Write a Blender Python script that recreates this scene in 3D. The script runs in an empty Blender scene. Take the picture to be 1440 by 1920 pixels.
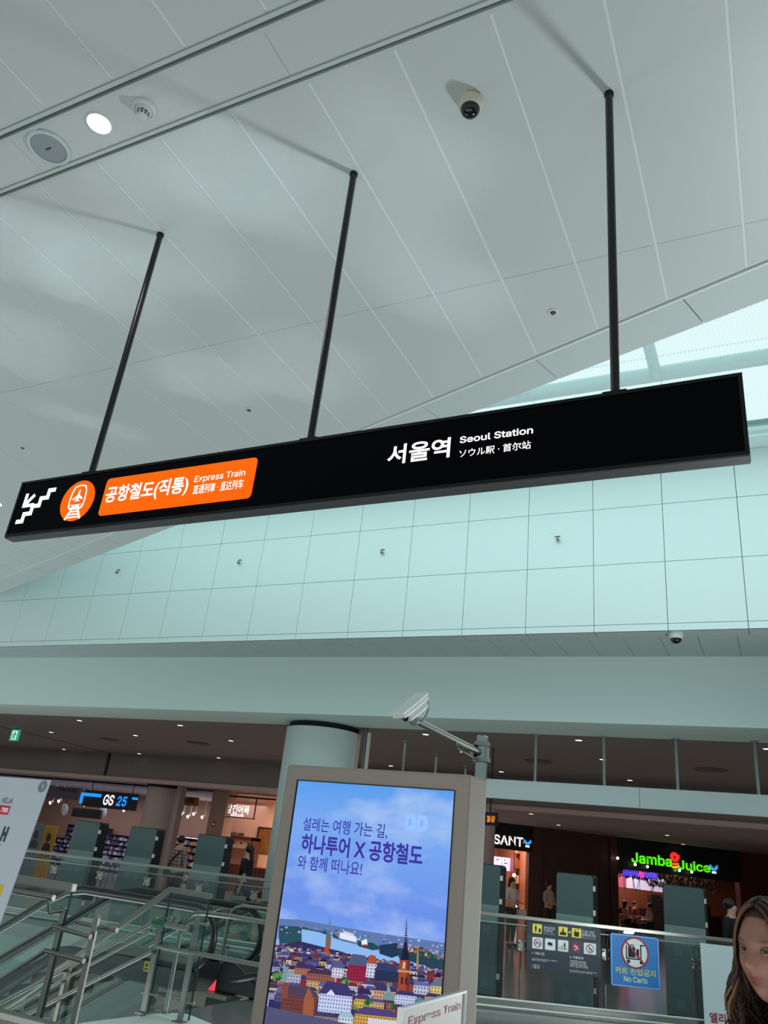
import bpy, bmesh, math, random
from mathutils import Vector, Matrix
random.seed(7)
scene = bpy.context.scene
COL = scene.collection
R = math.radians

# ------------------------------------------------------------------ camera, world, light, exposure
YAW, PITCH, ROLL, FPX, EYE = R(-27.988), R(24.022), R(6.4385), 1460.83, 1.65
_f = Vector((math.sin(YAW)*math.cos(PITCH), math.cos(YAW)*math.cos(PITCH), math.sin(PITCH)))
_r = Vector((math.cos(YAW), -math.sin(YAW), 0)); _u = _r.cross(_f)
CR = math.cos(ROLL)*_r + math.sin(ROLL)*_u
CU = -math.sin(ROLL)*_r + math.cos(ROLL)*_u
CC = Vector((0, 0, EYE))
cam = bpy.data.cameras.new('camera'); co = bpy.data.objects.new('camera', cam); COL.objects.link(co)
cam.sensor_fit = 'HORIZONTAL'; cam.sensor_width = 36.0; cam.lens = FPX/1440*36.0
cam.clip_start = 0.05; cam.clip_end = 500
m = Matrix((CR, CU, -_f)).transposed().to_4x4(); m.translation = CC; co.matrix_world = m
scene.camera = co
scene.view_settings.view_transform = 'Standard'; scene.view_settings.look = 'None'
scene.view_settings.gamma = 1.0; scene.view_settings.use_curve_mapping = False
scene.view_settings.exposure = 0.0
scene.cycles.transparent_max_bounces = 40
w = bpy.data.worlds.new('world'); scene.world = w; w.use_nodes = True
w.node_tree.nodes['Background'].inputs[0].default_value = (0.74, 0.90, 0.93, 1)
w.node_tree.nodes['Background'].inputs[1].default_value = 0.5
ROOF_EMIT = 1.12
def area(name, loc, tgt, sx, sy, power, color=(1, 1, 1), spread=180):
    l = bpy.data.lights.new(name, 'AREA'); l.shape = 'RECTANGLE'; l.size = sx; l.size_y = sy; l.energy = power; l.color = color
    l.spread = R(spread)
    o = bpy.data.objects.new(name, l); COL.objects.link(o); o.location = loc
    o.rotation_euler = (Vector(tgt)-Vector(loc)).to_track_quat('-Z', 'Y').to_euler(); return o
def spot(name, loc, tgt, power, deg, color=(1, 1, 1), blend=.3, rad=.05):
    l = bpy.data.lights.new(name, 'SPOT'); l.energy = power; l.spot_size = R(deg); l.spot_blend = blend; l.color = color; l.shadow_soft_size = rad
    o = bpy.data.objects.new(name, l); COL.objects.link(o); o.location = loc
    o.rotation_euler = (Vector(tgt)-Vector(loc)).to_track_quat('-Z', 'Y').to_euler(); return o
# daylight entering by the skylight over the atrium, and added lamps standing in for light off the sunlit floor
area('skylight_daylight', (-6.5, 9.9, 8.5), (-6.5, 10.1, 0), 24, 3.5, 250, (.76, .97, 1.0))
area('sunlit_floor_bounce', (1.9, 9.9, 1.0), (-4.0, 4.6, 6.92), .8, .8, 300, (.90, .98, 1.0))
o = area('lower_floor_bounce_lamp', (-14, 8.6, -4.4), (-14, 8.6, 0), 18, 5.5, 1000, (.90, .99, 1.0)); o.rotation_euler = (math.pi, 0, 0)
o = area('stair_opening_fill', (-15, 5.7, -.6), (-15, 12, -1.2), 17, 1.0, 60, (.88, 1.0, .98)); o.rotation_euler = (R(100), 0, 0)  # added fill lamp, brightens the walls of the stair opening
o = area('hall_downlight_glow', (-12, 19.5, 4.25), (-12, 19.5, 0), 44, 6, 260, (1, .90, .82)); o.rotation_euler = (0, 0, 0)
o = area('hall_ceiling_fill', (-12, 19.5, .03), (-12, 19.5, 4), 44, 6, 120, (1, .88, .82)); o.rotation_euler = (math.pi, 0, 0)  # added fill lamp at floor level, lifts the dark hall ceiling
o = area('shop_ceiling_fill', (-12, 27.0, .03), (-12, 27, 4), 44, 5, 90, (1, .84, .80)); o.rotation_euler = (math.pi, 0, 0)  # added fill lamp, lifts the lower ceiling before the shops
area('concourse_bounce_fill', (-3.5, 1.0, .25), (-4.0, 3.0, 6.9), 12, 5, 195, (.92, .98, 1.0))  # added upward lamp in place of bounce from the concourse floor

# added narrow lamps, aimed at the ceiling, imitate sun mirrored by the polished floor
def sun_glint_lamp(px, py, sx_, sy_, power):
    d = (px-720)*CR-(py-960)*CU+FPX*_f; p = CC+d*((6.92-EYE)/d.z)
    area('sun_glint_lamp', p+Vector((5.4, 6.9, -6.6)), p, sx_, sy_, power*1.5, (.84, .95, 1.0), 3)
for q in ((440, 325, 1.0, .7, .5), (300, 350, .8, .7, .3), (190, 520, 1.1, .8, .5), (320, 480, .7, .8, .3), (565, 690, 1.3, .8, .5), (390, 715, 1.0, .7, .4), (160, 775, 1.5, .9, .6), (20, 640, 1.4, .8, .5), (750, 310, 1.1, .8, .4), (835, 545, .9, .7, .35), (60, 470, 1.1, .7, .4), (640, 420, .8, 1.0, .25)): sun_glint_lamp(*q)
# ------------------------------------------------------------------ helpers
def hitz(px, py, z):
    d = (px-720)*CR-(py-960)*CU+FPX*_f
    return CC+d*((z-EYE)/d.z)
def hitd(px, py, D):
    d = (px-720)*CR-(py-960)*CU+FPX*_f
    return CC+d*(D/math.hypot(d.x, d.y))
class Fr:
    """an upright plane standing in the place: origin, direction along it, up, normal towards the hall"""
    def __init__(s, o, u, n=None, v=(0, 0, 1)):
        s.o = Vector(o); s.u = Vector(u).normalized(); s.v = Vector(v).normalized()
        s.n = s.u.cross(s.v)*1.0 if n is None else Vector(n)
    def hit(s, px, py, off=0.0):
        d = (px-720)*CR-(py-960)*CU+FPX*_f
        o = s.o+s.n*off
        t = (o-CC).dot(s.n)/d.dot(s.n); p = CC+d*t-o; k = s.u.dot(s.v); a, c = p.dot(s.u), p.dot(s.v)
        return ((a-k*c)/(1-k*k), (c-k*a)/(1-k*k))
    def pt(s, a, c, d=0.0): return s.o+s.u*a+s.v*c+s.n*d
def FX(Y, x=0, z=0): return Fr((x, Y, z), (1, 0, 0))          # plane along X, normal -Y (towards the camera)
def lin(c):
    f = lambda v: v/12.92 if v <= .04045 else ((v+.055)/1.055)**2.4
    return tuple(f(v/255) for v in c)+(1,)
_M = {}
def mat(name, rgb=None, rough=.5, metal=0, emit=0, ergb=None, var=0.0, vscale=3.0, spec=.5, coat=0.0):
    if name in _M: return _M[name]
    mt = bpy.data.materials.new(name); mt.use_nodes = True; nt = mt.node_tree; b = nt.nodes['Principled BSDF']
    c = lin(rgb)
    b.inputs['Base Color'].default_value = c; b.inputs['Roughness'].default_value = rough; b.inputs['Metallic'].default_value = metal
    b.inputs['Specular IOR Level'].default_value = spec; b.inputs['Coat Weight'].default_value = coat
    if emit:
        b.inputs['Emission Color'].default_value = lin(ergb or rgb); b.inputs['Emission Strength'].default_value = emit
        if emit < 2: mt.cycles.emission_sampling = 'NONE'
    if var:
        tc = nt.nodes.new('ShaderNodeTexCoord'); n = nt.nodes.new('ShaderNodeTexNoise'); n.inputs['Scale'].default_value = vscale; n.inputs['Detail'].default_value = 5
        nt.links.new(tc.outputs['Object'], n.inputs['Vector'])
        mx = nt.nodes.new('ShaderNodeMix'); mx.data_type = 'RGBA'
        mx.inputs[6].default_value = tuple(max(0, v*(1-var)) for v in c[:3])+(1,); mx.inputs[7].default_value = tuple(min(1, v*(1+var)) for v in c[:3])+(1,)
        nt.links.new(n.outputs['Fac'], mx.inputs[0]); nt.links.new(mx.outputs[2], b.inputs['Base Color'])
    _M[name] = mt; return mt
def glass(name, tint, refl=.9, ior=1.45, rough=.02):
    if name in _M: return _M[name]
    mt = bpy.data.materials.new(name); mt.use_nodes = True; nt = mt.node_tree; nt.nodes.clear()
    o = nt.nodes.new('ShaderNodeOutputMaterial'); mx = nt.nodes.new('ShaderNodeMixShader'); t = nt.nodes.new('ShaderNodeBsdfTransparent'); g = nt.nodes.new('ShaderNodeBsdfGlossy'); lw = nt.nodes.new('ShaderNodeLayerWeight'); lw.inputs[0].default_value = .5; pw = nt.nodes.new('ShaderNodeMath'); pw.operation = 'POWER'; pw.inputs[1].default_value = 4.5; fr = nt.nodes.new('ShaderNodeMath'); fr.operation = 'MULTIPLY_ADD'; fr.inputs[1].default_value = .9; fr.inputs[2].default_value = .03; nt.links.new(lw.outputs['Facing'], pw.inputs[0]); nt.links.new(pw.outputs[0], fr.inputs[0])
    t.inputs[0].default_value = lin(tint); g.inputs['Roughness'].default_value = rough; g.inputs[0].default_value = (refl, refl, refl, 1)
    nt.links.new(fr.outputs[0], mx.inputs[0]); nt.links.new(t.outputs[0], mx.inputs[1]); nt.links.new(g.outputs[0], mx.inputs[2]); nt.links.new(mx.outputs[0], o.inputs[0])
    _M[name] = mt; return mt
class B:
    def __init__(s): s.v = []; s.f = []; s.mi = []; s.sm = []; s.cur = 0; s.c = None; s.col = []
    def add(s, vs, fs, smooth=False):
        n = len(s.v); s.v += [Vector(p) for p in vs]; s.col += [s.c or (1, 1, 1, 1)]*len(vs)
        for f in fs: s.f.append([i+n for i in f]); s.mi.append(s.cur); s.sm.append(smooth)
        return s
    def prism(s, pts, vec):
        n = len(pts); vec = Vector(vec); a = [Vector(p) for p in pts]; b = [p+vec for p in a]
        return s.add(a+b, [list(range(n)), list(range(2*n-1, n-1, -1))]+[[i, n+i, n+(i+1) % n, (i+1) % n] for i in range(n)])
    def poly(s, pts): return s.add(pts, [list(range(len(pts)))])
    def box(s, a, b):
        x0, y0, z0 = a; x1, y1, z1 = b
        return s.prism([(x0, y0, z0), (x1, y0, z0), (x1, y1, z0), (x0, y1, z0)], (0, 0, z1-z0))
    def fbox(s, F, a0, a1, c0, c1, d0, d1):
        return s.prism([F.pt(a0, c0, d0), F.pt(a1, c0, d0), F.pt(a1, c1, d0), F.pt(a0, c1, d0)], F.n*(d1-d0))
    def fpoly(s, F, pts, d0, d1): return s.prism([F.pt(a, c, d0) for a, c in pts], F.n*(d1-d0))
    def tube(s, path, r, n=10, caps=True, rs=None):
        P = [Vector(p) for p in path]; k = len(P); ring = []; vs = []; ref = None
        for i, p in enumerate(P):
            t = (P[min(i+1, k-1)]-P[max(i-1, 0)]).normalized()
            if ref is None: ref = Vector((0, 0, 1)) if abs(t.z) < .9 else Vector((1, 0, 0))
            x = ref-t*ref.dot(t)
            if x.length < 1e-5: x = Vector((0, 1, 0))-t*t.y
            x.normalize(); y = t.cross(x); ref = x
            rr = rs[i] if rs else r
            vs += [p+(x*math.cos(2*math.pi*j/n)+y*math.sin(2*math.pi*j/n))*rr for j in range(n)]
        fs = [[i*n+j, i*n+(j+1) % n, (i+1)*n+(j+1) % n, (i+1)*n+j] for i in range(k-1) for j in range(n)]
        s.add(vs, fs, True)
        if caps: s.add(vs[:n], [list(range(n-1, -1, -1))]); s.add(vs[-n:], [list(range(n))])
        return s
    def lathe(s, c, axis, prof, n=24, smooth=True):
        ax = Vector(axis).normalized(); x = Vector((1, 0, 0)) if abs(ax.x) < .9 else Vector((0, 1, 0)); x = (x-ax*x.dot(ax)).normalized(); y = ax.cross(x); c = Vector(c); k = len(prof)
        vs = [c+ax*h+(x*math.cos(2*math.pi*j/n)+y*math.sin(2*math.pi*j/n))*max(r, 1e-4) for r, h in prof for j in range(n)]
        return s.add(vs, [[i*n+j, i*n+(j+1) % n, (i+1)*n+(j+1) % n, (i+1)*n+j] for i in range(k-1) for j in range(n)], smooth)
    def ell(s, c, rx, ry, rz, n=16, k=10, rot=None):
        c = Vector(c); vs = []; M = rot or Matrix.Identity(3)
        for i in range(k+1):
            th = math.pi*i/k
            vs += [c+M @ Vector((rx*max(math.sin(th), 1e-3)*math.cos(2*math.pi*j/n), ry*max(math.sin(th), 1e-3)*math.sin(2*math.pi*j/n), rz*math.cos(th))) for j in range(n)]
        return s.add(vs, [[i*n+j, (i+1)*n+j, (i+1)*n+(j+1) % n, i*n+(j+1) % n] for i in range(k) for j in range(n)], True)
    def build(s, name, mats, parent=None, bevel=0, attr=False):
        if not isinstance(mats, (list, tuple)): mats = [mats]
        off = world_loc(parent) if parent else Vector((0, 0, 0))
        me = bpy.data.meshes.new(name); me.from_pydata([p-off for p in s.v], [], s.f)
        for mm in mats: me.materials.append(mm)
        me.polygons.foreach_set('material_index', s.mi); me.polygons.foreach_set('use_smooth', s.sm)
        if attr:
            ca = me.color_attributes.new('tint', 'FLOAT_COLOR', 'POINT')
            for i, c in enumerate(s.col): ca.data[i].color = c
        bm = bmesh.new(); bm.from_mesh(me); bmesh.ops.recalc_face_normals(bm, faces=bm.faces); bm.to_mesh(me); bm.free()
        me.update()
        o = bpy.data.objects.new(name, me); COL.objects.link(o)
        if parent: o.parent = parent
        if bevel:
            md = o.modifiers.new('edge', 'BEVEL'); md.width = bevel; md.segments = 2; md.limit_method = 'ANGLE'; md.angle_limit = R(40)
        return o
def world_loc(o):
    p = Vector((0, 0, 0))
    while o: p += o.location; o = o.parent
    return p
def tag(o, label, cat, group=None, kind=None):
    if label: o['label'] = label
    if cat: o['category'] = cat
    if group: o['group'] = group
    if kind: o['kind'] = kind
    return o
def thing(name, label, cat, loc=(0, 0, 0), group=None):
    o = bpy.data.objects.new(name, None); COL.objects.link(o); o.location = loc; o.empty_display_size = .1
    return tag(o, label, cat, group)
def struct(b, name, mats, label=None, parent=None, bevel=0):
    o = b.build(name, mats, parent, bevel)
    if not parent: tag(o, label or name.replace('_', ' '), 'structure', kind='structure')
    return o
try: FONT = bpy.data.fonts.load(bpy.utils.system_resource('DATAFILES')+'/fonts/Inter.woff2')     # the typeface that ships with Blender
except Exception: FONT = None
def text(body, F, a0, c0, w_, h_, mt, parent, name='lettering', d=.004, bold=0.0, ext=.0015, shear=0.0, align='fit', sp=1.0):
    """lettering fitted into the w x h rectangle whose lower left corner is (a0, c0) on plane F"""
    cu = bpy.data.curves.new('t', 'FONT'); cu.body = body; cu.font = FONT if FONT and body.isascii() else cu.font; cu.offset = bold; cu.shear = shear; cu.space_character = sp; cu.space_line = .9
    o = bpy.data.objects.new('t', cu); COL.objects.link(o)
    dg = bpy.context.evaluated_depsgraph_get(); me = bpy.data.meshes.new_from_object(o.evaluated_get(dg), depsgraph=dg)
    bpy.data.objects.remove(o); bpy.data.curves.remove(cu)
    xs = [v.co.x for v in me.vertices]; ys = [v.co.y for v in me.vertices]
    x0, x1, y0, y1 = min(xs), max(xs), min(ys), max(ys)
    sx = w_/(x1-x0); sy = (h_ or w_*(y1-y0)/(x1-x0))/(y1-y0)
    off = world_loc(parent)
    for v in me.vertices: v.co = F.pt(a0+(v.co.x-x0)*sx, c0+(v.co.y-y0)*sy, d)-off
    me.materials.clear(); me.materials.append(mt); me.name = name
    ob = bpy.data.objects.new(name, me); COL.objects.link(ob); ob.parent = parent
    return ob
def textq(body, F, q, mt, parent, **k):
    """q = pixels of the lower left and of the upper right corner of the written line"""
    a, c = F.hit(*q[0]); a2, c2 = F.hit(*q[1]); return text(body, F, a, c, a2-a, c2-c, mt, parent, **k)
def rrect(a0, c0, a1, c1, r, n=5):
    out = []
    for cx, cy, st in ((a1-r, c1-r, 0), (a0+r, c1-r, 90), (a0+r, c0+r, 180), (a1-r, c0+r, 270)):
        out += [(cx+r*math.cos(R(st+90*i/n)), cy+r*math.sin(R(st+90*i/n))) for i in range(n+1)]
    return out
def circ(a, c, r, n=28, ry=None): return [(a+r*math.cos(2*math.pi*i/n), c+(ry or r)*math.sin(2*math.pi*i/n)) for i in range(n)]
def stroke(b, F, pts, wd, d0, d1):
    """a flat stroke of width wd along 2d points on plane F"""
    P = [Vector((p[0], p[1])) for p in pts]; L = []; Rr = []
    for i, p in enumerate(P):
        t0 = (p-P[i-1]).normalized() if i else (P[1]-p).normalized(); t1 = (P[i+1]-p).normalized() if i < len(P)-1 else t0
        n0 = Vector((-t0.y, t0.x)); n1 = Vector((-t1.y, t1.x)); nn = (n0+n1).normalized(); k = wd/2/max(.35, nn.dot(n0))
        L.append(tuple(p+nn*k)); Rr.append(tuple(p-nn*k))
    for i in range(len(P)-1): b.fpoly(F, [L[i], L[i+1], Rr[i+1], Rr[i]], d0, d1)
def ringpoly(b, F, a, c, r0, r1, d0, d1, n=36):
    for i in range(n):
        t0, t1 = 2*math.pi*i/n, 2*math.pi*(i+1)/n
        b.fpoly(F, [(a+r0*math.cos(t0), c+r0*math.sin(t0)), (a+r1*math.cos(t0), c+r1*math.sin(t0)), (a+r1*math.cos(t1), c+r1*math.sin(t1)), (a+r0*math.cos(t1), c+r0*math.sin(t1))], d0, d1)

# ------------------------------------------------------------------ materials
def perf_mat(name, rgb, scale, dark, rough):
    mt = mat(name, rgb, rough); nt = mt.node_tree; b = nt.nodes['Principled BSDF']
    tc = nt.nodes.new('ShaderNodeTexCoord'); vm = nt.nodes.new('ShaderNodeVectorMath'); vm.operation = 'SCALE'; vm.inputs['Scale'].default_value = scale
    fr = nt.nodes.new('ShaderNodeVectorMath'); fr.operation = 'FRACTION'; sb = nt.nodes.new('ShaderNodeVectorMath'); sb.operation = 'SUBTRACT'; sb.inputs[1].default_value = (.5, .5, .5)
    ml = nt.nodes.new('ShaderNodeVectorMath'); ml.operation = 'MULTIPLY'; ml.inputs[1].default_value = (1, 1, 0)
    ln = nt.nodes.new('ShaderNodeVectorMath'); ln.operation = 'LENGTH'; lt = nt.nodes.new('ShaderNodeMath'); lt.operation = 'LESS_THAN'; lt.inputs[1].default_value = .27
    mx = nt.nodes.new('ShaderNodeMix'); mx.data_type = 'RGBA'; c = lin(rgb); mx.inputs[6].default_value = c; mx.inputs[7].default_value = tuple(v*dark for v in c[:3])+(1,)
    L = nt.links.new
    L(tc.outputs['Object'], vm.inputs[0]); L(vm.outputs[0], fr.inputs[0]); L(fr.outputs[0], sb.inputs[0]); L(sb.outputs[0], ml.inputs[0]); L(ml.outputs[0], ln.inputs[0]); L(ln.outputs['Value'], lt.inputs[0]); L(lt.outputs[0], mx.inputs[0]); L(mx.outputs[2], b.inputs['Base Color'])
    return mt
M_PANEL = perf_mat('perforated_ceiling_metal', (206, 214, 211), 125, .72, .42)
M_RIB = mat('ceiling_rib_white', (226, 232, 230), .4)
M_GROOVE = mat('groove_grey', (120, 124, 122), .6)
M_TRIM = mat('ceiling_edge_metal', (196, 205, 202), .5)
M_WALL = mat('white_wall_panel', (220, 238, 236), .45)
M_JOINT = mat('joint_dark', (70, 84, 84), .8)
M_SOFFIT = mat('soffit_grey', (176, 188, 186), .6)
M_BEAM = mat('pale_beam_plaster', (212, 232, 226), .7)
M_HALLC = mat('hall_ceiling_dark', (128, 120, 116), .8)
M_BULK = mat('bulkhead_brown', (110, 102, 98), .8)
M_LIP = mat('bulkhead_lip', (168, 150, 144), .7)
M_BLACK = mat('black_gap', (16, 16, 18), .8)
M_FLOOR = mat('polished_grey_stone', (112, 114, 112), .16, var=.08, vscale=2)
M_LOWFLOOR = mat('lower_floor_stone', (150, 158, 158), .3, var=.1, vscale=1)
M_STEEL = mat('brushed_steel', (150, 150, 143), .34, 1.0, var=.06, vscale=20)
M_STEELD = mat('dull_steel', (120, 118, 112), .45, 1.0)
M_GLASS = glass('balustrade_glass', (245, 250, 249))
M_GLASSG = glass('green_edge_glass', (241, 249, 247))
M_SBLACK = mat('sign_black_face', (5, 5, 10), .2, spec=.06)
M_SFRAME = mat('sign_black_frame', (17, 17, 18), .45, spec=.3)
M_SUNDER = mat('sign_underside', (78, 78, 78), .5)
M_LITW = mat('lit_white', (255, 246, 246), .5, emit=.95)
M_LITO = mat('lit_orange', (120, 44, 4), .5, emit=.93, ergb=(255, 104, 2), spec=.1)
M_POLE = mat('black_pole_gloss', (17, 17, 17), .28)
M_WHITEP = mat('white_plastic', (215, 216, 212), .45)
M_DOME = mat('smoked_dome', (14, 15, 20), .06, spec=.7)
M_LAMP = mat('lamp_glow', (255, 250, 245), .5, emit=9)
M_HLAMP = mat('hall_lamp_glow', (255, 246, 240), .5, emit=4)
M_GREYMETAL = mat('speaker_grille', (150, 158, 160), .5)
M_KIOSK = mat('kiosk_taupe', (160, 148, 136), .62, spec=.25)
M_KSIDE = mat('kiosk_side_light', (172, 166, 156), .42)
M_BLUESIGN = mat('blue_sign', (16, 130, 214), .45)
M_YEL = mat('sign_yellow', (255, 236, 84), .5)
M_WHT = mat('sign_white', (246, 252, 252), .5)
M_REDS = mat('sign_red', (168, 32, 58), .5)
M_NAVY = mat('board_navy', (38, 52, 66), .5)
M_NAVY2 = mat('board_band', (60, 74, 88), .5)
M_INK = mat('ink_black', (18, 20, 24), .6)
M_GATE = mat('gate_slate', (78, 98, 98), .5)
M_GATE2 = mat('gate_ledge', (104, 128, 126), .5)
M_GATEB = mat('gate_black', (20, 24, 26), .5)
M_POSTER = mat('poster_white', (238, 252, 255), .6)
M_WOOD = mat('dark_wood', (84, 48, 36), .45, var=.25, vscale=4)
M_WOODR = mat('red_wood', (112, 54, 40), .45, var=.2, vscale=5)
M_PEACH = mat('peach_wall', (226, 178, 148), .7)
M_BEIGE = mat('store_wall_beige', (168, 128, 108), .7)
M_COLB = mat('shop_column_beige', (168, 152, 146), .7)
M_RUBBER = mat('handrail_rubber', (20, 22, 26), .35)
M_ESC = mat('escalator_dark', (52, 58, 62), .45)

# ------------------------------------------------------------------ setting: ceiling over the concourse
ZC = 6.92; SP = .7165; X0 = -1.303
def trim_y(x): return 6.318-.338*x
def edge_y(x): return 6.842-.338*x
b = B()
xs = [X0+SP*k for k in range(-26, 8)]
G = .011
for xa, xb in zip(xs[:-1], xs[1:]):
    a, c = xa+G, xb-G
    for (ya, yb) in ((-4.2, -1.2), (-1.196, 2.602), (3.168, 5.687), (5.691, None)):
        if yb is None: pts = [(a, ya, ZC), (c, ya, ZC), (c, min(trim_y(c), 13.0), ZC), (a, min(trim_y(a), 13.0), ZC)]
        elif yb > 5 and trim_y(c) < yb: pts = [(a, ya, ZC), (c, ya, ZC), (c, trim_y(c), ZC), (a, trim_y(a), ZC)]
        else: pts = [(a, ya, ZC), (c, ya, ZC), (c, yb, ZC), (a, yb, ZC)]
        if pts[2][1] > ya+.02: b.prism(pts, (0, 0, .03))
struct(b, 'ceiling', M_PANEL, 'pale grey perforated metal panel ceiling over the concourse')
b = B()
for (ya, yb) in ((-4.2, 2.602), (3.168, 13.0)):
    for x in xs:
        y1 = yb if yb < 3 else min(trim_y(x), yb)
        b.box((x-G, ya, ZC+.006), (x+G, y1, ZC+.02))
struct(b, 'trim_1', M_RIB, 'thin white ribs between the ceiling panels')
b = B(); xl, xr = xs[0], xs[-1]
b.prism([(xl, -4.2, ZC+.04), (xr, -4.2, ZC+.04), (xr, trim_y(xr), ZC+.04), (xl, 13.0, ZC+.04)], (0, 0, .05))
struct(b, 'ceiling_backing', M_GROOVE, 'grey backing board above the concourse ceiling panels')
# strip with lamps between two channel profiles
b = B(); q = hitz(519, 100, ZC).x
sx = [xl]+[q+2.6*k for k in range(-6, 3)]+[xr]
for xa, xb in zip(sx[:-1], sx[1:]): b.box((xa+.002, 2.708, ZC), (xb-.002, 3.072, ZC+.03))
struct(b, 'ceiling_strip', M_PANEL, 'plain ceiling strip that holds the lamp, speaker and detector')
for nm, y0, y1 in (('trim_2', 2.602, 2.708), ('trim_3', 3.072, 3.168)):
    b = B(); wd = y1-y0
    b.box((xl, y0+.003, ZC-.012), (xr, y0+wd*.34, ZC+.03)); b.box((xl, y0+wd*.66, ZC-.012), (xr, y1-.003, ZC+.03))
    b.cur = 1; b.box((xl, y0+wd*.34, ZC+.02), (xr, y0+wd*.66, ZC+.03))
    struct(b, nm, [M_TRIM, M_GROOVE], 'long channel profile across the concourse ceiling, '+('nearer the camera' if y0 < 3 else 'farther from the camera'))
# slanting edge trim and the rim above it
b = B()
xj = [-.388+1.61*k for k in range(-11, 4)]
sl = Vector((1, -.338, 0)).normalized(); nn = Vector((.338, 1, 0)).normalized()
for xa, xb in zip(xj[:-1], xj[1:]):
    o1 = (edge_y(0)-trim_y(0))*nn.y
    p0 = Vector((xa-.06, trim_y(xa-.06)+.02, ZC-.01)); p1 = Vector((xb-.06, trim_y(xb-.06)+.02, ZC-.01))
    b.prism([p0+sl*.006, p1-sl*.006, p1-sl*.006+nn*(o1-.02), p0+sl*.006+nn*(o1-.02)], (0, 0, .05))
p0 = Vector((xj[0], trim_y(xj[0]), ZC-.02)); p1 = Vector((xj[-1], trim_y(xj[-1]), ZC-.02)); b.cur = 1
b.prism([p0-nn*.005, p1-nn*.005, p1+nn*.02, p0+nn*.02], (0, 0, .05)); b.cur = 0
struct(b, 'trim_4', [M_TRIM, M_RIB], 'plain slanting metal trim along the ceiling opening')
b = B(); p0 = Vector((xj[0], edge_y(xj[0])-.05, ZC+.03)); p1 = Vector((xj[-1], edge_y(xj[-1])-.05, ZC+.03))
b.prism([p0, p1, p1-nn*.15, p0-nn*.15], (0, 0, 2.0)); struct(b, 'wall_rim', M_WALL, 'white upstand above the slanting ceiling edge')
# ------------------------------------------------------------------ setting: upper atrium wall, soffit, beam
YW, ZW0, ZW1 = 13.0, 5.541, 8.72
b = B(); gx = [-.262-1.192*k for k in range(-7, 17)][::-1]; zr = [ZW0, 5.66, 6.746, 7.822, ZW1]
for xa, xb in zip(gx[:-1], gx[1:]):
    for za, zb in zip(zr[:-1], zr[1:]): b.box((xa+.005, YW, za+(.005 if za > ZW0 else 0)), (xb-.005, YW+.03, zb-.005))
struct(b, 'wall_back', M_WALL, 'white panelled upper wall of the atrium')
b = B(); b.box((gx[0], YW+.025, ZW0+.003), (gx[-1], YW+.25, ZW1)); struct(b, 'wall_back_core', M_JOINT, 'dark core behind the white wall panels')
def fy(x): return 14.69+.0373*x
b = B(); L, Rx = -22, 9
for xa, xb in zip(gx[:-1], gx[1:]): b.prism([(xa+.006, YW+.004, ZW0), (xb-.006, YW+.004, ZW0), (xb-.006, YW+.36, ZW0), (xa+.006, YW+.36, ZW0)], (0, 0, .03))
hx = [-2.1*1.0655-.56*k*1.0655 for k in range(-17, 34)][::-1]
for xa, xb in zip(hx[:-1], hx[1:]): b.prism([(xa+.004, YW+.366, ZW0), (xb-.004, YW+.366, ZW0), (xb-.004, fy(xb), ZW0), (xa+.004, fy(xa), ZW0)], (0, 0, .03))
struct(b, 'ceiling_soffit', M_SOFFIT, 'grey panelled soffit under the white atrium wall')
b = B(); b.box((L, YW+.2, ZW0+.03), (Rx, 16, ZW0+.1)); struct(b, 'ceiling_soffit_core', M_JOINT, 'dark core above the soffit')
ZH = 4.32
b = B(); b.prism([(L, fy(L), ZH), (Rx, fy(Rx), ZH), (Rx, fy(Rx)+1.46, ZH), (L, fy(L)+1.46, ZH)], (0, 0, ZW0-ZH+.02))
struct(b, 'beam', M_BEAM, 'deep pale grey beam above the shop hall')
def gy(x): return fy(x)+1.46
b = B(); XL, XR = -40, 12
def hy(x): return fy(x)+1.54
b.prism([(XL, hy(XL), ZH), (XR, hy(XR), ZH), (XR, 23.3, ZH), (XL, 23.3, ZH)], (0, 0, .1))
b.cur = 1; b.prism([(XL, gy(XL)-.02, ZH+.05), (XR, gy(XR)-.02, ZH+.05), (XR, hy(XR)+.02, ZH+.05), (XL, hy(XL)+.02, ZH+.05)], (0, 0, .1))
struct(b, 'ceiling_hall', [M_HALLC, M_BLACK], 'dark flat ceiling of the shop hall with downlights')
ZL = 3.36
b = B(); b.box((XL, 23.2, ZL+.13), (XR, 23.5, ZH)); b.cur = 1; b.box((XL, 23.12, ZL), (XR, 23.5, ZL+.13))
b.cur = 2
pj = hitz(268, 1426, ZH); b.box((pj.x-.07, 23.19, ZL+.14), (pj.x+.07, 23.3, ZH))
p0 = hitz(0, 1362, ZH); b.prism([(p0.x-.05, p0.y, ZH-.004), (p0.x+.05, p0.y, ZH-.004), (pj.x+.05, 23.2, ZH-.004), (pj.x-.05, 23.2, ZH-.004)], (0, 0, .03))
struct(b, 'wall_bulkhead', [M_BULK, M_LIP, M_BLACK], 'dark bulkhead with a paler lower lip above the shops')
b = B(); b.box((XL, 23.5, 3.42), (XR, 47, 3.5)); struct(b, 'ceiling_shops', mat('shop_walk_ceiling', (150, 138, 138), .8), 'lower ceiling in front of the shops')
b = B(); b.box((XL, 46.8, 0), (XR, 47, 4.3)); b.box((XL, 15, -.0), (XL+.2, 47, 4.3)); b.box((XR-.2, 15.6, 0), (XR, 47, 4.3)); struct(b, 'wall_far', mat('far_wall', (70, 60, 58), .8), 'dark far wall of the shop hall')
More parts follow.
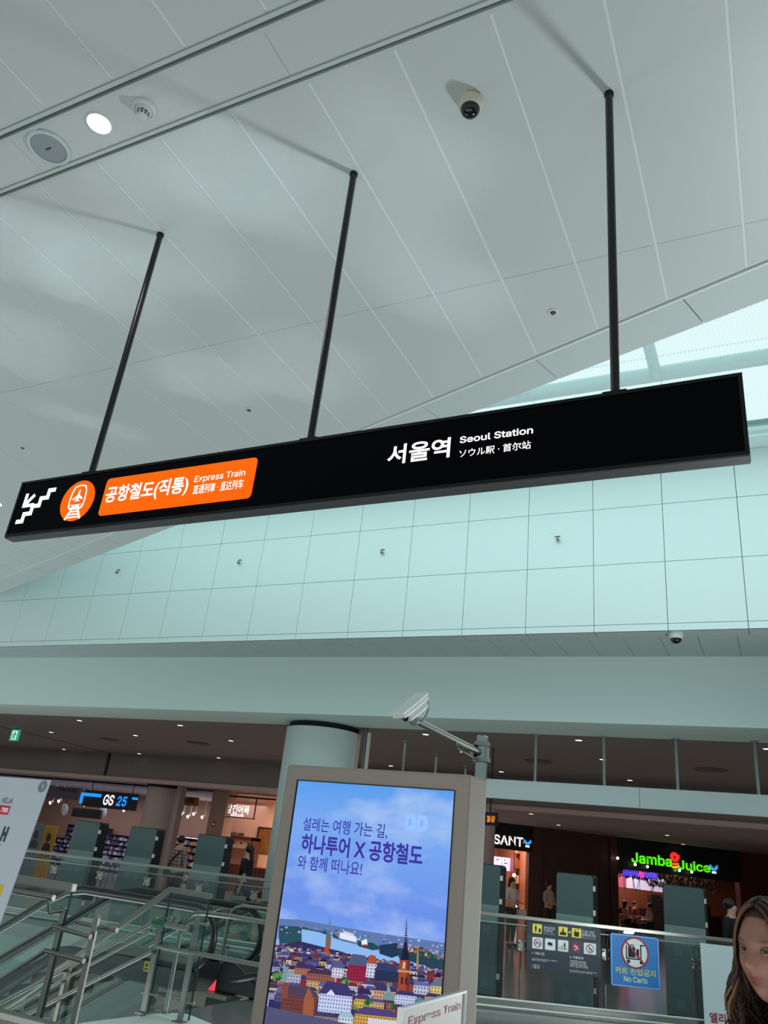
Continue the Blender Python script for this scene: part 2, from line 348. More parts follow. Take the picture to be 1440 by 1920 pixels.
# round column under the beam
b = B(); cc = (-9.36, 15.9, 0); b.lathe(cc, (0, 0, 1), [(.85, 0), (.85, ZH-.12)], 48); b.cur = 1; b.lathe(cc, (0, 0, 1), [(.85, ZH-.12), (.80, ZH-.119), (.80, ZH)], 48)
struct(b, 'column', [mat('column_pale', (206, 220, 216), .5), M_BLACK], 'big round pale column under the beam')
# floors
VX, VY0, VY1 = -5.95, 5.45, 11.9          # opening for stairs and escalators: x < VX
b = B()
b.box((-26, -6, -.3), (14, VY0, 0)); b.box((VX, VY0, -.3), (14, VY1, 0)); b.box((-40, VY1, -.3), (14, 47, 0))
struct(b, 'floor', M_FLOOR, 'polished grey stone floor')
b = B(); b.box((-40, 2, -4.8), (VX+4, 16, -4.6)); struct(b, 'floor_lower', M_LOWFLOOR, 'pale floor of the level below')
b = B(); b.box((VX, VY0, -4.6), (VX+.2, VY1, -.3)); b.box((-30, VY1, -4.6), (VX, VY1+.2, -.3)); b.box((-30, VY0-.2, -4.6), (VX, VY0, -.3))
struct(b, 'wall_void', mat('void_wall', (120, 130, 128), .6), 'grey green walls of the stair opening')
b = B(); b.prism([tuple(hitz(x, y, .0))[:2]+(.0,) for x, y in ((60, 1935), (165, 1917), (262, 1905), (312, 1899), (352, 1902), (420, 1930), (300, 1990), (90, 1990))], (0, 0, .004)); struct(b, 'floor_sunlit_patch', mat('painted_sunlit_floor', (222, 226, 222), .5, var=.06), 'pale patch painted as sunlit floor at the stair head')  # sunlight on the floor put into the pale colour of this slab
# skylight over the atrium
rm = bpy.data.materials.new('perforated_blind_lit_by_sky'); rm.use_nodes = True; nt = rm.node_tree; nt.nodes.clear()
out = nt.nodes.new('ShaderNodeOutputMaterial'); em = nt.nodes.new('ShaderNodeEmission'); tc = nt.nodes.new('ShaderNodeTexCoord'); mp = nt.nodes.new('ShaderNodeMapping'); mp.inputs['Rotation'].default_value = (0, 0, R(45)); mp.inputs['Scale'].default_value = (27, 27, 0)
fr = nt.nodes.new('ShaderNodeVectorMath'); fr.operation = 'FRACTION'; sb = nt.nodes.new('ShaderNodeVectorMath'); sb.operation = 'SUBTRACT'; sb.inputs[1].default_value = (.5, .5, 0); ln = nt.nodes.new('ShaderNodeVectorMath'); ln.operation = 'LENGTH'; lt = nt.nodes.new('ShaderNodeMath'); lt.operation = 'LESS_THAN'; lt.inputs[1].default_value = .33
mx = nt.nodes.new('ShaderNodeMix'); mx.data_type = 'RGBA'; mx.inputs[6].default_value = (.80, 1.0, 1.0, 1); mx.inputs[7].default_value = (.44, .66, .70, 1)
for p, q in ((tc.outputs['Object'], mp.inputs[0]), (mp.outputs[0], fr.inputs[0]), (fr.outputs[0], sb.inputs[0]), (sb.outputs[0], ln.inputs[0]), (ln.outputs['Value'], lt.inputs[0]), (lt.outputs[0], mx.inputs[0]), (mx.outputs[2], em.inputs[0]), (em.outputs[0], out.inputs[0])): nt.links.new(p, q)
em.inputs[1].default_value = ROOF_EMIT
b = B()
for k in range(-8, 6):
    for (ya, yb) in ((4.5, 7.6), (7.64, 10.35), (10.4, 12.62)): b.box((-3.25+2.08*k+.02, ya, 9.05), (-3.25+2.08*(k+1)-.02, yb, 9.07))
win = struct(b, 'window_1', rm, 'bright perforated skylight blinds over the atrium')
b = B()
for y, r in ((7.6, .1), (10.55, .12), (12.75, .12)): b.tube([(-20, y, 8.86), (9, y, 8.86)], r, 14)
for k in range(-8, 7): b.tube([(-3.25+2.08*k, 4.5, 8.95), (-3.25+2.08*k, 10.5, 8.80)], .085, 12)
struct(b, 'window_frame', mat('skylight_tube_white', (206, 226, 226), .45), parent=win)
b = B(); b.box((-20, 12.6, 8.72), (9, 13.25, 8.76)); b.box((-20, 12.85, 8.76), (9, 13.25, 9.2)); struct(b, 'trim_5', M_WALL, 'white ledge along the top of the atrium wall')
b = B(); b.box((-20, 4.3, 9.1), (9, 13.3, 9.2)); b.box((-20.1, 4.3, 6.95), (-20, 13.3, 9.2)); b.box((9, 4.3, 6.95), (9.1, 13.3, 9.2)); struct(b, 'ceiling_roof', M_WALL, 'white roof deck above the skylight blinds')

# ------------------------------------------------------------------ ceiling fittings of the concourse
def downlight(name, p, r, label, group=None, lampm=M_HLAMP, power=0):
    t = thing(name, label, 'downlight', p, group); p = Vector(p)
    b = B(); b.lathe(p, (0, 0, -1), [(r*.80, 0), (r*.84, .006), (r, .004), (r, -.004)], 28); b.build('lamp_ring', M_WHITEP, t)
    b = B(); b.lathe(p, (0, 0, -1), [(.0, .003), (r*.8, .003)], 28); b.build('lamp_lens', lampm, t); return t
p = hitz(186, 232, ZC); downlight('downlight', p, .118, 'large glowing round downlight between the speaker and the smoke detector', None, M_LAMP)
spot('downlight_beam', p-Vector((0, 0, .03)), p-Vector((0, 0, 2)), 40, 140, (1, .93, .88))
p = hitz(-10, 944, ZC); downlight('downlight', p, .15, 'glowing round downlight at the far left end of the ceiling, behind the sign', None, M_LAMP)
p = hitz(92, 276, ZC); t = thing('ceiling_speaker', 'round ceiling speaker with grey grille and white rim, left of the downlight', 'speaker', p)
b = B(); b.lathe(p, (0, 0, -1), [(.178, -.004), (.185, .012), (.178, .022), (.152, .022), (.150, .014)], 40); b.build('speaker_rim', mat('speaker_rim_pale', (205, 216, 216), .4), t)
b = B(); b.lathe(p, (0, 0, -1), [(.151, .012), (.10, .016), (0, .018)], 40); b.build('speaker_grille', M_GREYMETAL, t)
b = B(); b.box((p.x-.03, p.y-.008, p.z-.021), (p.x+.03, p.y+.008, p.z-.016)); b.build('badge', M_JOINT, t)
p = hitz(271, 203, ZC); t = thing('smoke_detector', 'white round smoke detector beside the glowing downlight', 'smoke detector', p)
b = B(); b.lathe(p, (0, 0, -1), [(.098, 0), (.10, .01), (.09, .028), (.072, .034)], 32); b.build('detector_base', M_WHITEP, t)
b = B(); b.lathe(p, (0, 0, -1), [(.07, .03), (.062, .05), (.055, .06)], 32); b.lathe(p, (0, 0, -1), [(.046, .09), (.044, .1), (.03, .108), (0, .11)], 32)
for k in range(10):
    a = 2*math.pi*k/10; b.tube([p+Vector((.052*math.cos(a), .052*math.sin(a), -.058)), p+Vector((.045*math.cos(a), .045*math.sin(a), -.092))], .006, 6)
b.lathe(p, (0, 0, -1), [(.0515, .073), (.052, .077), (.0505, .081)], 32); b.build('detector_head', M_WHITEP, t)
b = B(); b.lathe(p, (0, 0, -1), [(.044, .055), (.038, .092)], 24); b.build('detector_vents', M_BLACK, t)
p = hitz(883, 188, ZC); t = thing('dome_camera', 'cream dome security camera with smoked lens on the pale panel ceiling', 'security camera', p)
b = B(); b.lathe(p, (0, 0, -1), [(.098, 0), (.098, .03), (.092, .06), (.078, .095), (.072, .098)], 36); b.build('camera_housing', mat('cream_plastic', (214, 204, 190), .45), t)
b = B(); b.lathe(p, (0, 0, -1), [(.073, .094), (.072, .105), (.064, .13), (.045, .152), (.02, .163), (0, .165)], 36); b.build('camera_dome', M_DOME, t)
b = B()
for k in range(9):
    a0, a1 = R(28+k*7), R(28+(k+1)*7-.8)
    b.poly([p+Vector((.0985*math.cos(-a), .0985*math.sin(-a), -z)) for a, z in ((a0, .010), (a1, .010), (a1, .026), (a0, .026))])
b.build('yellow_label', mat('label_yellow', (196, 160, 40), .6), t)
for (x, y, lb) in ((1037, 585, 'small round sprinkler beside the right sign pole, near the slanting trim'), (467, 768, 'small round sprinkler between the left and the middle sign pole'), (43, 839, 'small round sprinkler at the far left, above the stair pictogram'), (410, 990, 'small round sprinkler hidden behind the sign')):
    if x == 410: continue
    p = hitz(x, y, ZC); t = thing('sprinkler', lb, 'sprinkler', p, 'sprinklers in the concourse ceiling')
    b = B(); b.lathe(p, (0, 0, -1), [(.058, .001), (.056, .008), (.03, .011), (.028, .004)], 24); b.build('sprinkler_plate', M_WHITEP, t)
    b = B(); b.lathe(p, (0, 0, -1), [(.026, .0), (.02, .02), (.022, .024), (0, .026)], 16); b.build('sprinkler_head', M_STEELD, t)
FW = FX(YW)
for (x, y, lb) in ((1047, 1013, 'small wall sensor on the white panel under the sign, rightmost of four'), (718, 1037, 'small wall sensor on the white panels, below the words of the station name'), (450, 1056, 'small wall sensor on the white panels, below the orange sign panel'), (222, 1074, 'small wall sensor on the white panels, leftmost of four')):
    a, c = FW.hit(x, y); p = FW.pt(a, c); t = thing('wall_sensor', lb, 'sensor', p, 'wall sensors on the white panels')
    b = B(); b.lathe(p, (0, -1, 0), [(.05, 0), (.05, .02), (.03, .025), (0, .025)], 16); b.build('sensor_base', M_WHITEP, t)
    b = B(); b.tube([p+Vector((0, -.02, 0)), p+Vector((.01, -.09, -.02))], .022, 10); b.build('sensor_nozzle', M_STEELD, t)
    b = B(); b.box((p.x-.06, p.y-.012, p.z+.06), (p.x+.03, p.y, p.z+.078)); b.build('sensor_tag', M_JOINT, t)
p = hitz(1267, 1187, ZW0); t = thing('dome_camera', 'white dome camera with black lens under the front edge of the grey soffit', 'security camera', p)
b = B(); b.lathe(p, (0, 0, -1), [(.12, 0), (.12, .05), (.10, .09), (.09, .1)], 24); b.build('camera_housing', M_WHITEP, t)
b = B(); b.lathe(p, (0, 0, -1), [(.09, .098), (.08, .14), (.045, .17), (0, .18)], 24); b.build('camera_dome', M_DOME, t)

# ------------------------------------------------------------------ hanging direction sign
YS = 4.0; FS = FX(YS)
sa0, sa1, sc0, sc1 = -5.672, .003, 3.79, 4.303; SD = .11
t = thing('hanging_sign', 'long black lit direction sign hanging on three black poles', 'sign', ((sa0+sa1)/2, YS, sc0))
SG = t
b = B(); fr = .022
b.fbox(FS, sa0, sa1, sc0, sc0+fr, -.09, .008); b.fbox(FS, sa0, sa1, sc1-fr, sc1, -.09, .008); b.fbox(FS, sa0, sa0+fr, sc0+fr, sc1-fr, -.09, .008); b.fbox(FS, sa1-fr, sa1, sc0+fr, sc1-fr, -.09, .008)
b.fbox(FS, sa0+fr, sa1-fr, sc0+fr, sc1-fr, -.09, -.02); b.build('sign_frame', M_SFRAME, t)
b = B(); 
for k in range(4): b.fbox(FS, sa0+.004, sa1-.004, sc0-.012, sc0, -.085+k*.023, -.085+k*.023+.021)
b.build('underside_profile', M_SUNDER, t)
b = B(); b.fbox(FS, sa0+fr, sa1-fr, sc0+fr, sc1-fr, -.02, 0); b.build('sign_face', M_SBLACK, t)
for i, (px, pyt) in enumerate(((1141.5, 161), (657, 321), (293, 438))):
    p = hitz(px, pyt+1, ZC); x = FS.hit(*((1148, 735), (580, 825), (170, 886))[i])[0]; x = (p.x+x)/2
    b = B(); b.tube([(x, YS+.045, sc1), (x, YS+.045, ZC)], .028, 18); po = b.build('pole', M_POLE, t)
    b = B(); b.lathe((x, YS+.045, ZC), (0, 0, -1), [(.034, 0), (.034, .03), (.028, .034)], 18); b.build('pole_collar', M_SFRAME, po)
    b = B(); b.box((x-.07, YS+.005, sc1), (x+.07, YS+.085, sc1+.018)); b.build('pole_foot', M_SFRAME, po)
# stair pictogram with arrow
b = B(); P = [FS.hit(*q) for q in ((30, 979), (45, 976), (49, 963), (60, 960), (64, 946), (74, 944), (78, 930), (89, 928), (92, 919), (105, 917))]
a0, c0 = FS.hit(30, 979); a1, c1 = FS.hit(105, 918); n = 4; pts = []
sw, sh = (a1-a0)/(n+.9), (c1-c0)/n
pts = [(a0, c0)]
for k in range(n): x = a0+sw*(k+.95); pts += [(x, c0+sh*k), (x, c0+sh*(k+1))]
pts += [(a1, c1)]; stroke(b, FS, pts, .036, 0, .004); b.build('stair_pictogram', M_LITW, t)
b = B(); A0, A1 = FS.hit(66, 928), FS.hit(45, 949); stroke(b, FS, [A0, (A1[0]+.012, A1[1]+.014)], .030, 0, .004)
stroke(b, FS, [(A1[0], A1[1]+.115), A1, (A1[0]+.115, A1[1]+.0)], .030, 0, .0045); b.build('arrow', M_LITW, t)
# round train emblem
ca, cc_ = FS.hit(145, 940); rr = .205
ea0, _ = FS.hit(114, 945); ea1, _ = FS.hit(177, 935); rr = (ea1-ea0)/2; ca = (ea0+ea1)/2; cc_ = (FS.hit(150, 903)[1]+FS.hit(140, 976)[1])/2
rv = (FS.hit(152, 903)[1]-FS.hit(138, 976)[1])/2; rr = (rr+rv)/2
b = B(); b.fpoly(FS, circ(ca, cc_, rr, 48), 0, .004); em_ = b.build('train_emblem', M_LITO, t)
b = B(); S_ = rr
def e2(x, y): return (ca+x*S_, cc_+y*S_)
body = [e2(*q) for q in ((-.42, -.30), (-.46, 0), (-.42, .45), (-.30, .70), (0, .76), (.30, .70), (.42, .45), (.46, 0), (.42, -.30))]
stroke(b, FS, body, .06*S_, .004, .007); b.fpoly(FS, [e2(*q) for q in ((-.46, -.20), (.46, -.20), (.42, -.36), (.3, -.44), (-.3, -.44), (-.42, -.36))], .004, .007)
plane = [(0, .55), (.06, .45), (.06, .22), (.36, .0), (.36, -.08), (.06, .04), (.05, -.06), (.16, -.13), (.16, -.18), (0, -.13)]
plane = [(x*.82, .10+(y-.0)*.84) for x, y in plane]; b.fpoly(FS, [e2(*q) for q in plane]+[e2(-q[0], q[1]) for q in plane[-2:0:-1]], .004, .007)
stroke(b, FS, [e2(-.2, -.44), e2(-.46, -.92)], .09*S_, .004, .007); stroke(b, FS, [e2(.2, -.44), e2(.46, -.92)], .09*S_, .004, .007)
for q in (-.54, -.68, -.82): wq = .2+(-.44-q)*.54; stroke(b, FS, [e2(-wq, q), e2(wq, q)], .065*S_, .004, .007)
b.build('train_drawing', M_LITW, em_)
for s_ in (-1, 1): b = B(); b.fpoly(FS, circ(*e2(.3*s_, -.28), .065*S_, 14), .007, .009); b.build('train_lamp', M_LITO, em_)
# orange panel
oa0 = FS.hit(184, 966)[0]; oa1 = FS.hit(470, 934)[0]; oc0 = FS.hit(190, 967)[1]; oc1 = FS.hit(473, 859)[1]; oc0 = (oc0+FS.hit(462, 935)[1])/2
b = B(); b.fpoly(FS, rrect(oa0, oc0, oa1, oc1, .035), 0, .004); op = b.build('orange_panel', M_LITO, t)
textq('공항철도(직통)', FS, ((194, 949), (358, 892)), M_LITW, op, d=.006, bold=.022)
textq('Express Train', FS, ((364, 908), (462, 880)), M_LITW, op, d=.006, bold=.005)
textq('直通列車 · 直达列车', FS, ((361, 928), (459, 898)), M_LITW, op, d=.006, bold=.006)
textq('서울역', FS, ((725, 873), (846, 820)), M_LITW, t, d=.004, bold=.022)
textq('Seoul Station', FS, ((862, 832), (1000, 800)), M_LITW, t, d=.004, bold=.016)
textq('ソウル駅 · 首尔站', FS, ((861, 859), (996, 826)), M_LITW, t, d=.004, bold=.008)

# ------------------------------------------------------------------ display kiosk
YK = 3.52; FK = FX(YK)
ka0 = (FK.hit(540, 1433)[0]+FK.hit(500, 1690)[0])/2; ka1 = (FK.hit(880, 1452)[0]+FK.hit(869, 1690)[0])/2; KH = (FK.hit(540, 1433)[1]+FK.hit(880, 1452)[1])/2
t = thing('display_kiosk', 'tall taupe advertising kiosk with a bright portrait screen', 'display kiosk', ((ka0+ka1)/2, YK+.1, 0)); KI = t
b = B(); ch = .03
pl = [(ka0, YK), (ka1, YK), (ka1+ch, YK+.16), (ka1-.0, YK+.2), (ka0, YK+.2), (ka0-ch*.5, YK+.16)]
b.prism([(x, y, .06) for x, y in pl], (0, 0, KH-.06)); b.build('kiosk_body', M_KIOSK, t, bevel=.012)
b = B(); b.box((ka0+.04, YK+.03, 0), (ka1-.04, YK+.18, .06)); b.build('kiosk_plinth', M_INK, t)
s0 = FK.hit(560, 1465); s1 = FK.hit(851, 1482); sx0 = (s0[0]+FK.hit(527, 1700)[0])/2; sx1 = (s1[0]+FK.hit(840, 1700)[0])/2; st = (s0[1]+s1[1])/2; sb0 = st-(sx1-sx0)*16/9
b = B()
for (x0_, x1_, z0_, z1_) in ((sx0-.008, sx0, sb0, st), (sx1, sx1+.004, sb0, st), (sx0-.008, sx1+.004, st, st+.004), (sx0-.008, sx1+.004, sb0-.006, sb0)): b.fbox(FK, x0_, x1_, z0_, z1_, 0, .005)
b.build('screen_bezel', M_BLACK, t)
# picture on the screen: sky shader plus coloured shapes
sm = bpy.data.materials.new('screen_sky'); sm.use_nodes = True; nt = sm.node_tree; nt.nodes.clear()
out = nt.nodes.new('ShaderNodeOutputMaterial'); em = nt.nodes.new('ShaderNodeEmission'); tc = nt.nodes.new('ShaderNodeTexCoord'); sp = nt.nodes.new('ShaderNodeSeparateXYZ'); rp = nt.nodes.new('ShaderNodeValToRGB'); mpn = nt.nodes.new('ShaderNodeMapRange')
mpn.inputs['From Min'].default_value = st-.95; mpn.inputs['From Max'].default_value = st
e = rp.color_ramp.elements; e[0].position = 0; e[0].color = lin((150, 185, 238)); e[1].position = 1; e[1].color = lin((92, 158, 236))
for ps, cl in ((.18, (122, 168, 238)), (.45, (108, 146, 236)), (.8, (122, 170, 240))): q = e.new(ps); q.color = lin(cl)
ns = nt.nodes.new('ShaderNodeTexNoise'); ns.inputs['Scale'].default_value = 3.4; ns.inputs['Detail'].default_value = 6; mpg = nt.nodes.new('ShaderNodeMapping'); mpg.inputs['Scale'].default_value = (1, 1, 2.2); mpg.inputs['Location'].default_value = (3.3, 0, 1.15)
r2 = nt.nodes.new('ShaderNodeValToRGB'); r2.color_ramp.elements[0].position = .46; r2.color_ramp.elements[1].position = .72; r2.color_ramp.elements[1].color = (.62, .62, .62, 1)
mxs = nt.nodes.new('ShaderNodeMix'); mxs.data_type = 'RGBA'; mxs.inputs[7].default_value = lin((196, 214, 248))
for p_, q_ in ((tc.outputs['Object'], sp.inputs[0]), (sp.outputs['Z'], mpn.inputs['Value']), (mpn.outputs[0], rp.inputs[0]), (tc.outputs['Object'], mpg.inputs[0]), (mpg.outputs[0], ns.inputs['Vector']), (ns.outputs['Fac'], r2.inputs[0]), (r2.outputs[0], mxs.inputs[0]), (rp.outputs[0], mxs.inputs[6]), (mxs.outputs[2], em.inputs[0]), (em.outputs[0], out.inputs[0])): nt.links.new(p_, q_)
em.inputs[1].default_value = 1.0
b = B(); b.fbox(FK, sx0, sx1, sb0, st, 0, .002); scr = b.build('screen', sm, t)
pm = bpy.data.materials.new('screen_picture'); pm.use_nodes = True; nt = pm.node_tree; nt.nodes.clear(); pm.cycles.emission_sampling = 'NONE'
out = nt.nodes.new('ShaderNodeOutputMaterial'); em = nt.nodes.new('ShaderNodeEmission'); at_ = nt.nodes.new('ShaderNodeAttribute'); at_.attribute_name = 'tint'
nt.links.new(at_.outputs['Color'], em.inputs[0]); nt.links.new(em.outputs[0], out.inputs[0])
PB = B(); PL = [.0022]
def clampu(p): return (min(max(p[0], sx0+.001), sx1-.001), min(max(p[1], sb0+.001), st))
def pic(pts, rgb, px=True):
    PL[0] += .0000012; PB.c = lin(rgb); PB.poly([FK.pt(*clampu(FK.hit(*q) if px else q), PL[0]) for q in pts])
rnd = random.Random(5)
def skyline(y0, y1, x0=520, x1=840): return lambda x: y0+(y1-y0)*(x-x0)/(x1-x0)
# far shore, water, islands
pic([(520, 1722), (560, 1724), (640, 1738), (700, 1748), (760, 1757), (836, 1768), (834, 1800), (520, 1760)], (96, 122, 176))
pic([(524, 1735), (570, 1738), (590, 1744), (622, 1748), (640, 1760), (524, 1770)], (44, 82, 96))
for k in range(60):
    x = rnd.uniform(526, 834); y = 1735+(x-520)*.115+rnd.uniform(-5, 14); s_ = rnd.uniform(2, 5); pic([(x, y), (x+s_, y), (x+s_, y-s_*.7), (x, y-s_*.7)], rnd.choice([(150, 170, 210), (120, 140, 190), (190, 200, 226), (170, 120, 110), (60, 90, 110)]))
pic([(566, 1742), (600, 1748), (640, 1764), (690, 1776), (740, 1792), (790, 1806), (834, 1822), (834, 1840), (760, 1826), (700, 1806), (640, 1792), (566, 1766)], (142, 186, 240))
pic([(670, 1764), (700, 1768), (716, 1778), (700, 1782), (672, 1774)], (40, 76, 84)); pic([(712, 1772), (745, 1768), (752, 1790), (735, 1796), (712, 1788)], (34, 58, 86))
pic([(748, 1778), (790, 1776), (832, 1800), (832, 1824), (780, 1806), (748, 1796)], (40, 70, 84))
for k in range(46):
    x = rnd.uniform(745, 832); y = 1776+(x-745)*.22+rnd.uniform(-6, 8); s_ = rnd.uniform(2.5, 5); pic([(x, y), (x+s_, y), (x+s_*.9, y-s_), (x, y-s_)], rnd.choice([(190, 96, 70), (206, 130, 90), (180, 180, 200), (60, 104, 84), (50, 92, 72), (214, 170, 130)]))
pic([(638, 1748), (668, 1756), (669, 1767), (637, 1759)], (226, 234, 250)); pic([(644, 1745), (664, 1751), (664, 1756), (644, 1750)], (200, 214, 244)); pic([(678, 1764), (688, 1760), (690, 1773), (679, 1773)], (232, 236, 246)); pic([(679, 1771), (690, 1771), (689, 1775), (680, 1774)], (150, 50, 70))
# old town roofs: rows of small houses, back to front
def house(x, y, w_, h_, wall, roof, wins=True):
    sk = -.12*h_
    pic([(x, y), (x+w_, y+w_*.11), (x+w_-sk, y+w_*.11-h_), (x-sk, y-h_)], wall)
    rh = h_*rnd.uniform(.35, .7); pic([(x-sk-w_*.05, y-h_), (x+w_-sk+w_*.05, y+w_*.11-h_), (x+w_*.8-sk*1.5, y-h_-rh+w_*.09), (x+w_*.2-sk*1.5, y-h_-rh)], roof)
    if wins and h_ > 6:
        nx, nz = max(2, int(w_/5)), max(1, int(h_/6))
        for i in range(nx):
            for j in range(nz):
                wx = x+w_*(i+.35)/nx-sk*(j+.5)/nz; wy = y+w_*.11*(i+.35)/nx-h_*(j+.3)/nz; ww = w_/nx*.32; wh = h_/nz*.42
                pic([(wx, wy), (wx+ww, wy+ww*.1), (wx+ww+wh*.12, wy-wh), (wx+wh*.12, wy-wh)], (46, 44, 84))
WALLS = [(170, 120, 90), (196, 160, 110), (120, 60, 60), (150, 150, 190), (190, 190, 220), (90, 60, 90), (160, 90, 70), (206, 190, 160), (80, 80, 130), (140, 50, 60)]
ROOFS = [(48, 46, 88), (60, 58, 106), (38, 38, 72), (84, 80, 130), (110, 50, 60), (70, 70, 118), (52, 60, 96), (96, 98, 150)]
pic([(518, 1774), (560, 1764), (640, 1784), (700, 1806), (760, 1822), (834, 1846), (826, 1925), (498, 1925)], (50, 50, 92))
y = 1776.0; row = 0
while y < 1888:
    sz = 4+row*1.15; x = 512-(y-1770)*.12; 
    while x < 836:
        w_ = sz*rnd.uniform(.8, 1.7); h_ = sz*rnd.uniform(.6, 1.2); yy = y+(x-520)*(.15 if row < 5 else .12)+rnd.uniform(-3, 3)
        house(x, yy, w_, h_, rnd.choice(WALLS), rnd.choice(ROOFS), row > 3)
        x += w_*rnd.uniform(.75, 1.15)
    y += sz*.8; row += 1
def tree(x, y, s_):
    for k in range(14):
        a = rnd.uniform(0, 6.28); r_ = rnd.uniform(0, s_*.6); cx, cy = x+r_*math.cos(a), y+r_*math.sin(a)*1.1; q = s_*.42
        pic([(cx+q*math.cos(2*math.pi*i/7), cy+q*math.sin(2*math.pi*i/7)) for i in range(7)], rnd.choice([(92, 140, 60), (60, 104, 56), (40, 84, 58), (120, 166, 70)]))
house(538, 1840, 26, 14, (170, 176, 200), (120, 160, 170)); house(552, 1826, 42, 12, (176, 110, 80), (62, 54, 100))
house(575, 1838, 52, 14, (150, 90, 76), (72, 52, 76)); house(622, 1832, 22, 18, (206, 206, 226), (86, 92, 140))
house(650, 1838, 38, 30, (150, 36, 66), (80, 90, 130)); house(686, 1832, 18, 26, (200, 206, 226), (170, 80, 60)); house(702, 1838, 46, 20, (40, 56, 84), (56, 62, 108))
house(770, 1862, 34, 16, (180, 186, 214), (96, 104, 160)); house(806, 1868, 24, 20, (210, 190, 110), (96, 110, 150))
tree(648, 1840, 9); tree(520, 1832, 13)
# slender church tower left, tall brick church tower right
pic([(611, 1777), (620, 1779), (622, 1757), (612, 1756)], (130, 96, 84)); pic([(612, 1757), (622, 1758), (620, 1744), (614, 1744)], (70, 120, 130)); pic([(614.5, 1745), (619.5, 1745), (621.5, 1715)], (96, 130, 160)); pic([(608, 1786), (619, 1787), (616, 1774), (611, 1774)], (190, 70, 50))
house(752, 1866, 22, 22, (150, 70, 56), (58, 54, 100))
pic([(746, 1860), (768, 1862), (770, 1800), (750, 1798)], (158, 74, 50)); pic([(762, 1862), (768, 1862), (770, 1800), (764, 1800)], (118, 52, 48)); pic([(746, 1822), (769, 1824), (769, 1820), (747, 1818)], (206, 150, 96)); pic([(755, 1816), (760, 1816), (761, 1804), (757, 1803)], (196, 190, 186)); pic([(752, 1845), (756, 1845), (757, 1832), (753, 1832)], (60, 40, 50)); pic([(760, 1846), (764, 1846), (765, 1833), (761, 1833)], (60, 40, 50))
pic([(752, 1800), (768, 1800), (764, 1768), (759, 1768)], (34, 34, 62))
for k in range(12): y_ = 1768-k*4.2; hw = 3.4*(1-k/12.5); pic([(761.5+k*.15-hw, y_), (761.5+k*.15+hw, y_), (761.8+k*.15+hw*.8, y_-2.6), (761.8+k*.15-hw*.8, y_-2.6)], (32, 34, 66))
for x_ in (751, 768): pic([(x_-1.2, 1800), (x_+1.2, 1800), (x_+.4, 1784)], (44, 44, 74))
pic([(781, 1818), (785, 1818), (786, 1772), (783.5, 1772)], (176, 130, 90)); pic([(746, 1758), (748, 1758), (748, 1740)], (150, 170, 210))
# dome, front blocks
house(700, 1872, 42, 16, (196, 150, 120), (64, 56, 100)); pic([(718, 1874), (742, 1876), (740, 1866), (733, 1860), (727, 1860), (720, 1865)], (110, 150, 150)); pic([(726, 1861), (734, 1861), (731, 1850), (728, 1840), (727, 1850)], (120, 160, 170))
house(740, 1882, 40, 18, (190, 200, 232), (60, 54, 104)); pic([(776, 1884), (798, 1886), (795, 1874), (788, 1869), (780, 1873)], (92, 130, 130)); house(774, 1900, 28, 14, (190, 150, 120), (70, 64, 108), False)
house(664, 1888, 30, 16, (206, 170, 80), (70, 60, 106)); house(796, 1880, 36, 12, (190, 160, 90), (60, 56, 104))
tree(690, 1880, 11); tree(738, 1888, 8); tree(668, 1888, 7)
house(526, 1898, 66, 34, (116, 64, 54), (76, 66, 92)); pic([(568, 1910), (588, 1914), (590, 1874), (580, 1850), (571, 1872)], (156, 92, 66)); pic([(528, 1846), (538, 1846), (541, 1822), (533, 1800), (531, 1822)], (120, 150, 160)); pic([(527, 1870), (540, 1872), (542, 1842), (530, 1842)], (130, 74, 60))
house(524, 1912, 46, 12, (206, 196, 180), (110, 64, 54), True)
house(596, 1896, 62, 34, (196, 206, 244), (64, 58, 108)); pic([(612, 1864), (630, 1866), (622, 1855)], (214, 222, 250))
house(588, 1918, 46, 14, (150, 130, 130), (70, 64, 104)); house(634, 1922, 28, 16, (200, 214, 226), (150, 190, 200)); 
house(664, 1920, 84, 20, (206, 160, 70), (78, 68, 122)); pic([(690, 1923), (744, 1926), (745, 1914), (691, 1908)], (206, 206, 220)); house(744, 1924, 60, 16, (200, 170, 120), (70, 62, 110))
tree(578, 1916, 10)
pic([(498, 1902), (530, 1904), (562, 1925), (495, 1925)], (96, 106, 150)); pic([(497, 1912), (520, 1918), (520, 1925), (495, 1925)], (60, 130, 176))
pic([(sx0, sb0), (sx1, sb0), (sx1, FK.hit(660, 1921)[1]), (sx0, FK.hit(660, 1921)[1])], (84, 84, 120), False)
PB.build('screen_picture', pm, scr, attr=True)
M_SCRT = mat('screen_text_indigo', (44, 30, 132), .5, emit=.9); M_SCRP = mat('screen_mark_pale', (140, 174, 240), .9, emit=.80, spec=0)
TX = dict(d=.006, ext=.0005)
def ktext(body, x0_, yb0, x1_, yt1, bold):
    a, c = FK.hit(x0_, yb0); a2, c2 = FK.hit(x1_, yt1); text(body, FK, a, c, a2-a, c2-c, M_SCRT, scr, bold=bold, **TX)
ktext('설레는 여행 가는 길,', 568, 1558, 729, 1546, .006); 
ktext('하나투어 X 공항철도', 564, 1599, 795, 1585, .026); ktext('와 함께 떠나요!', 558, 1629, 681, 1616, .006)
b = B()
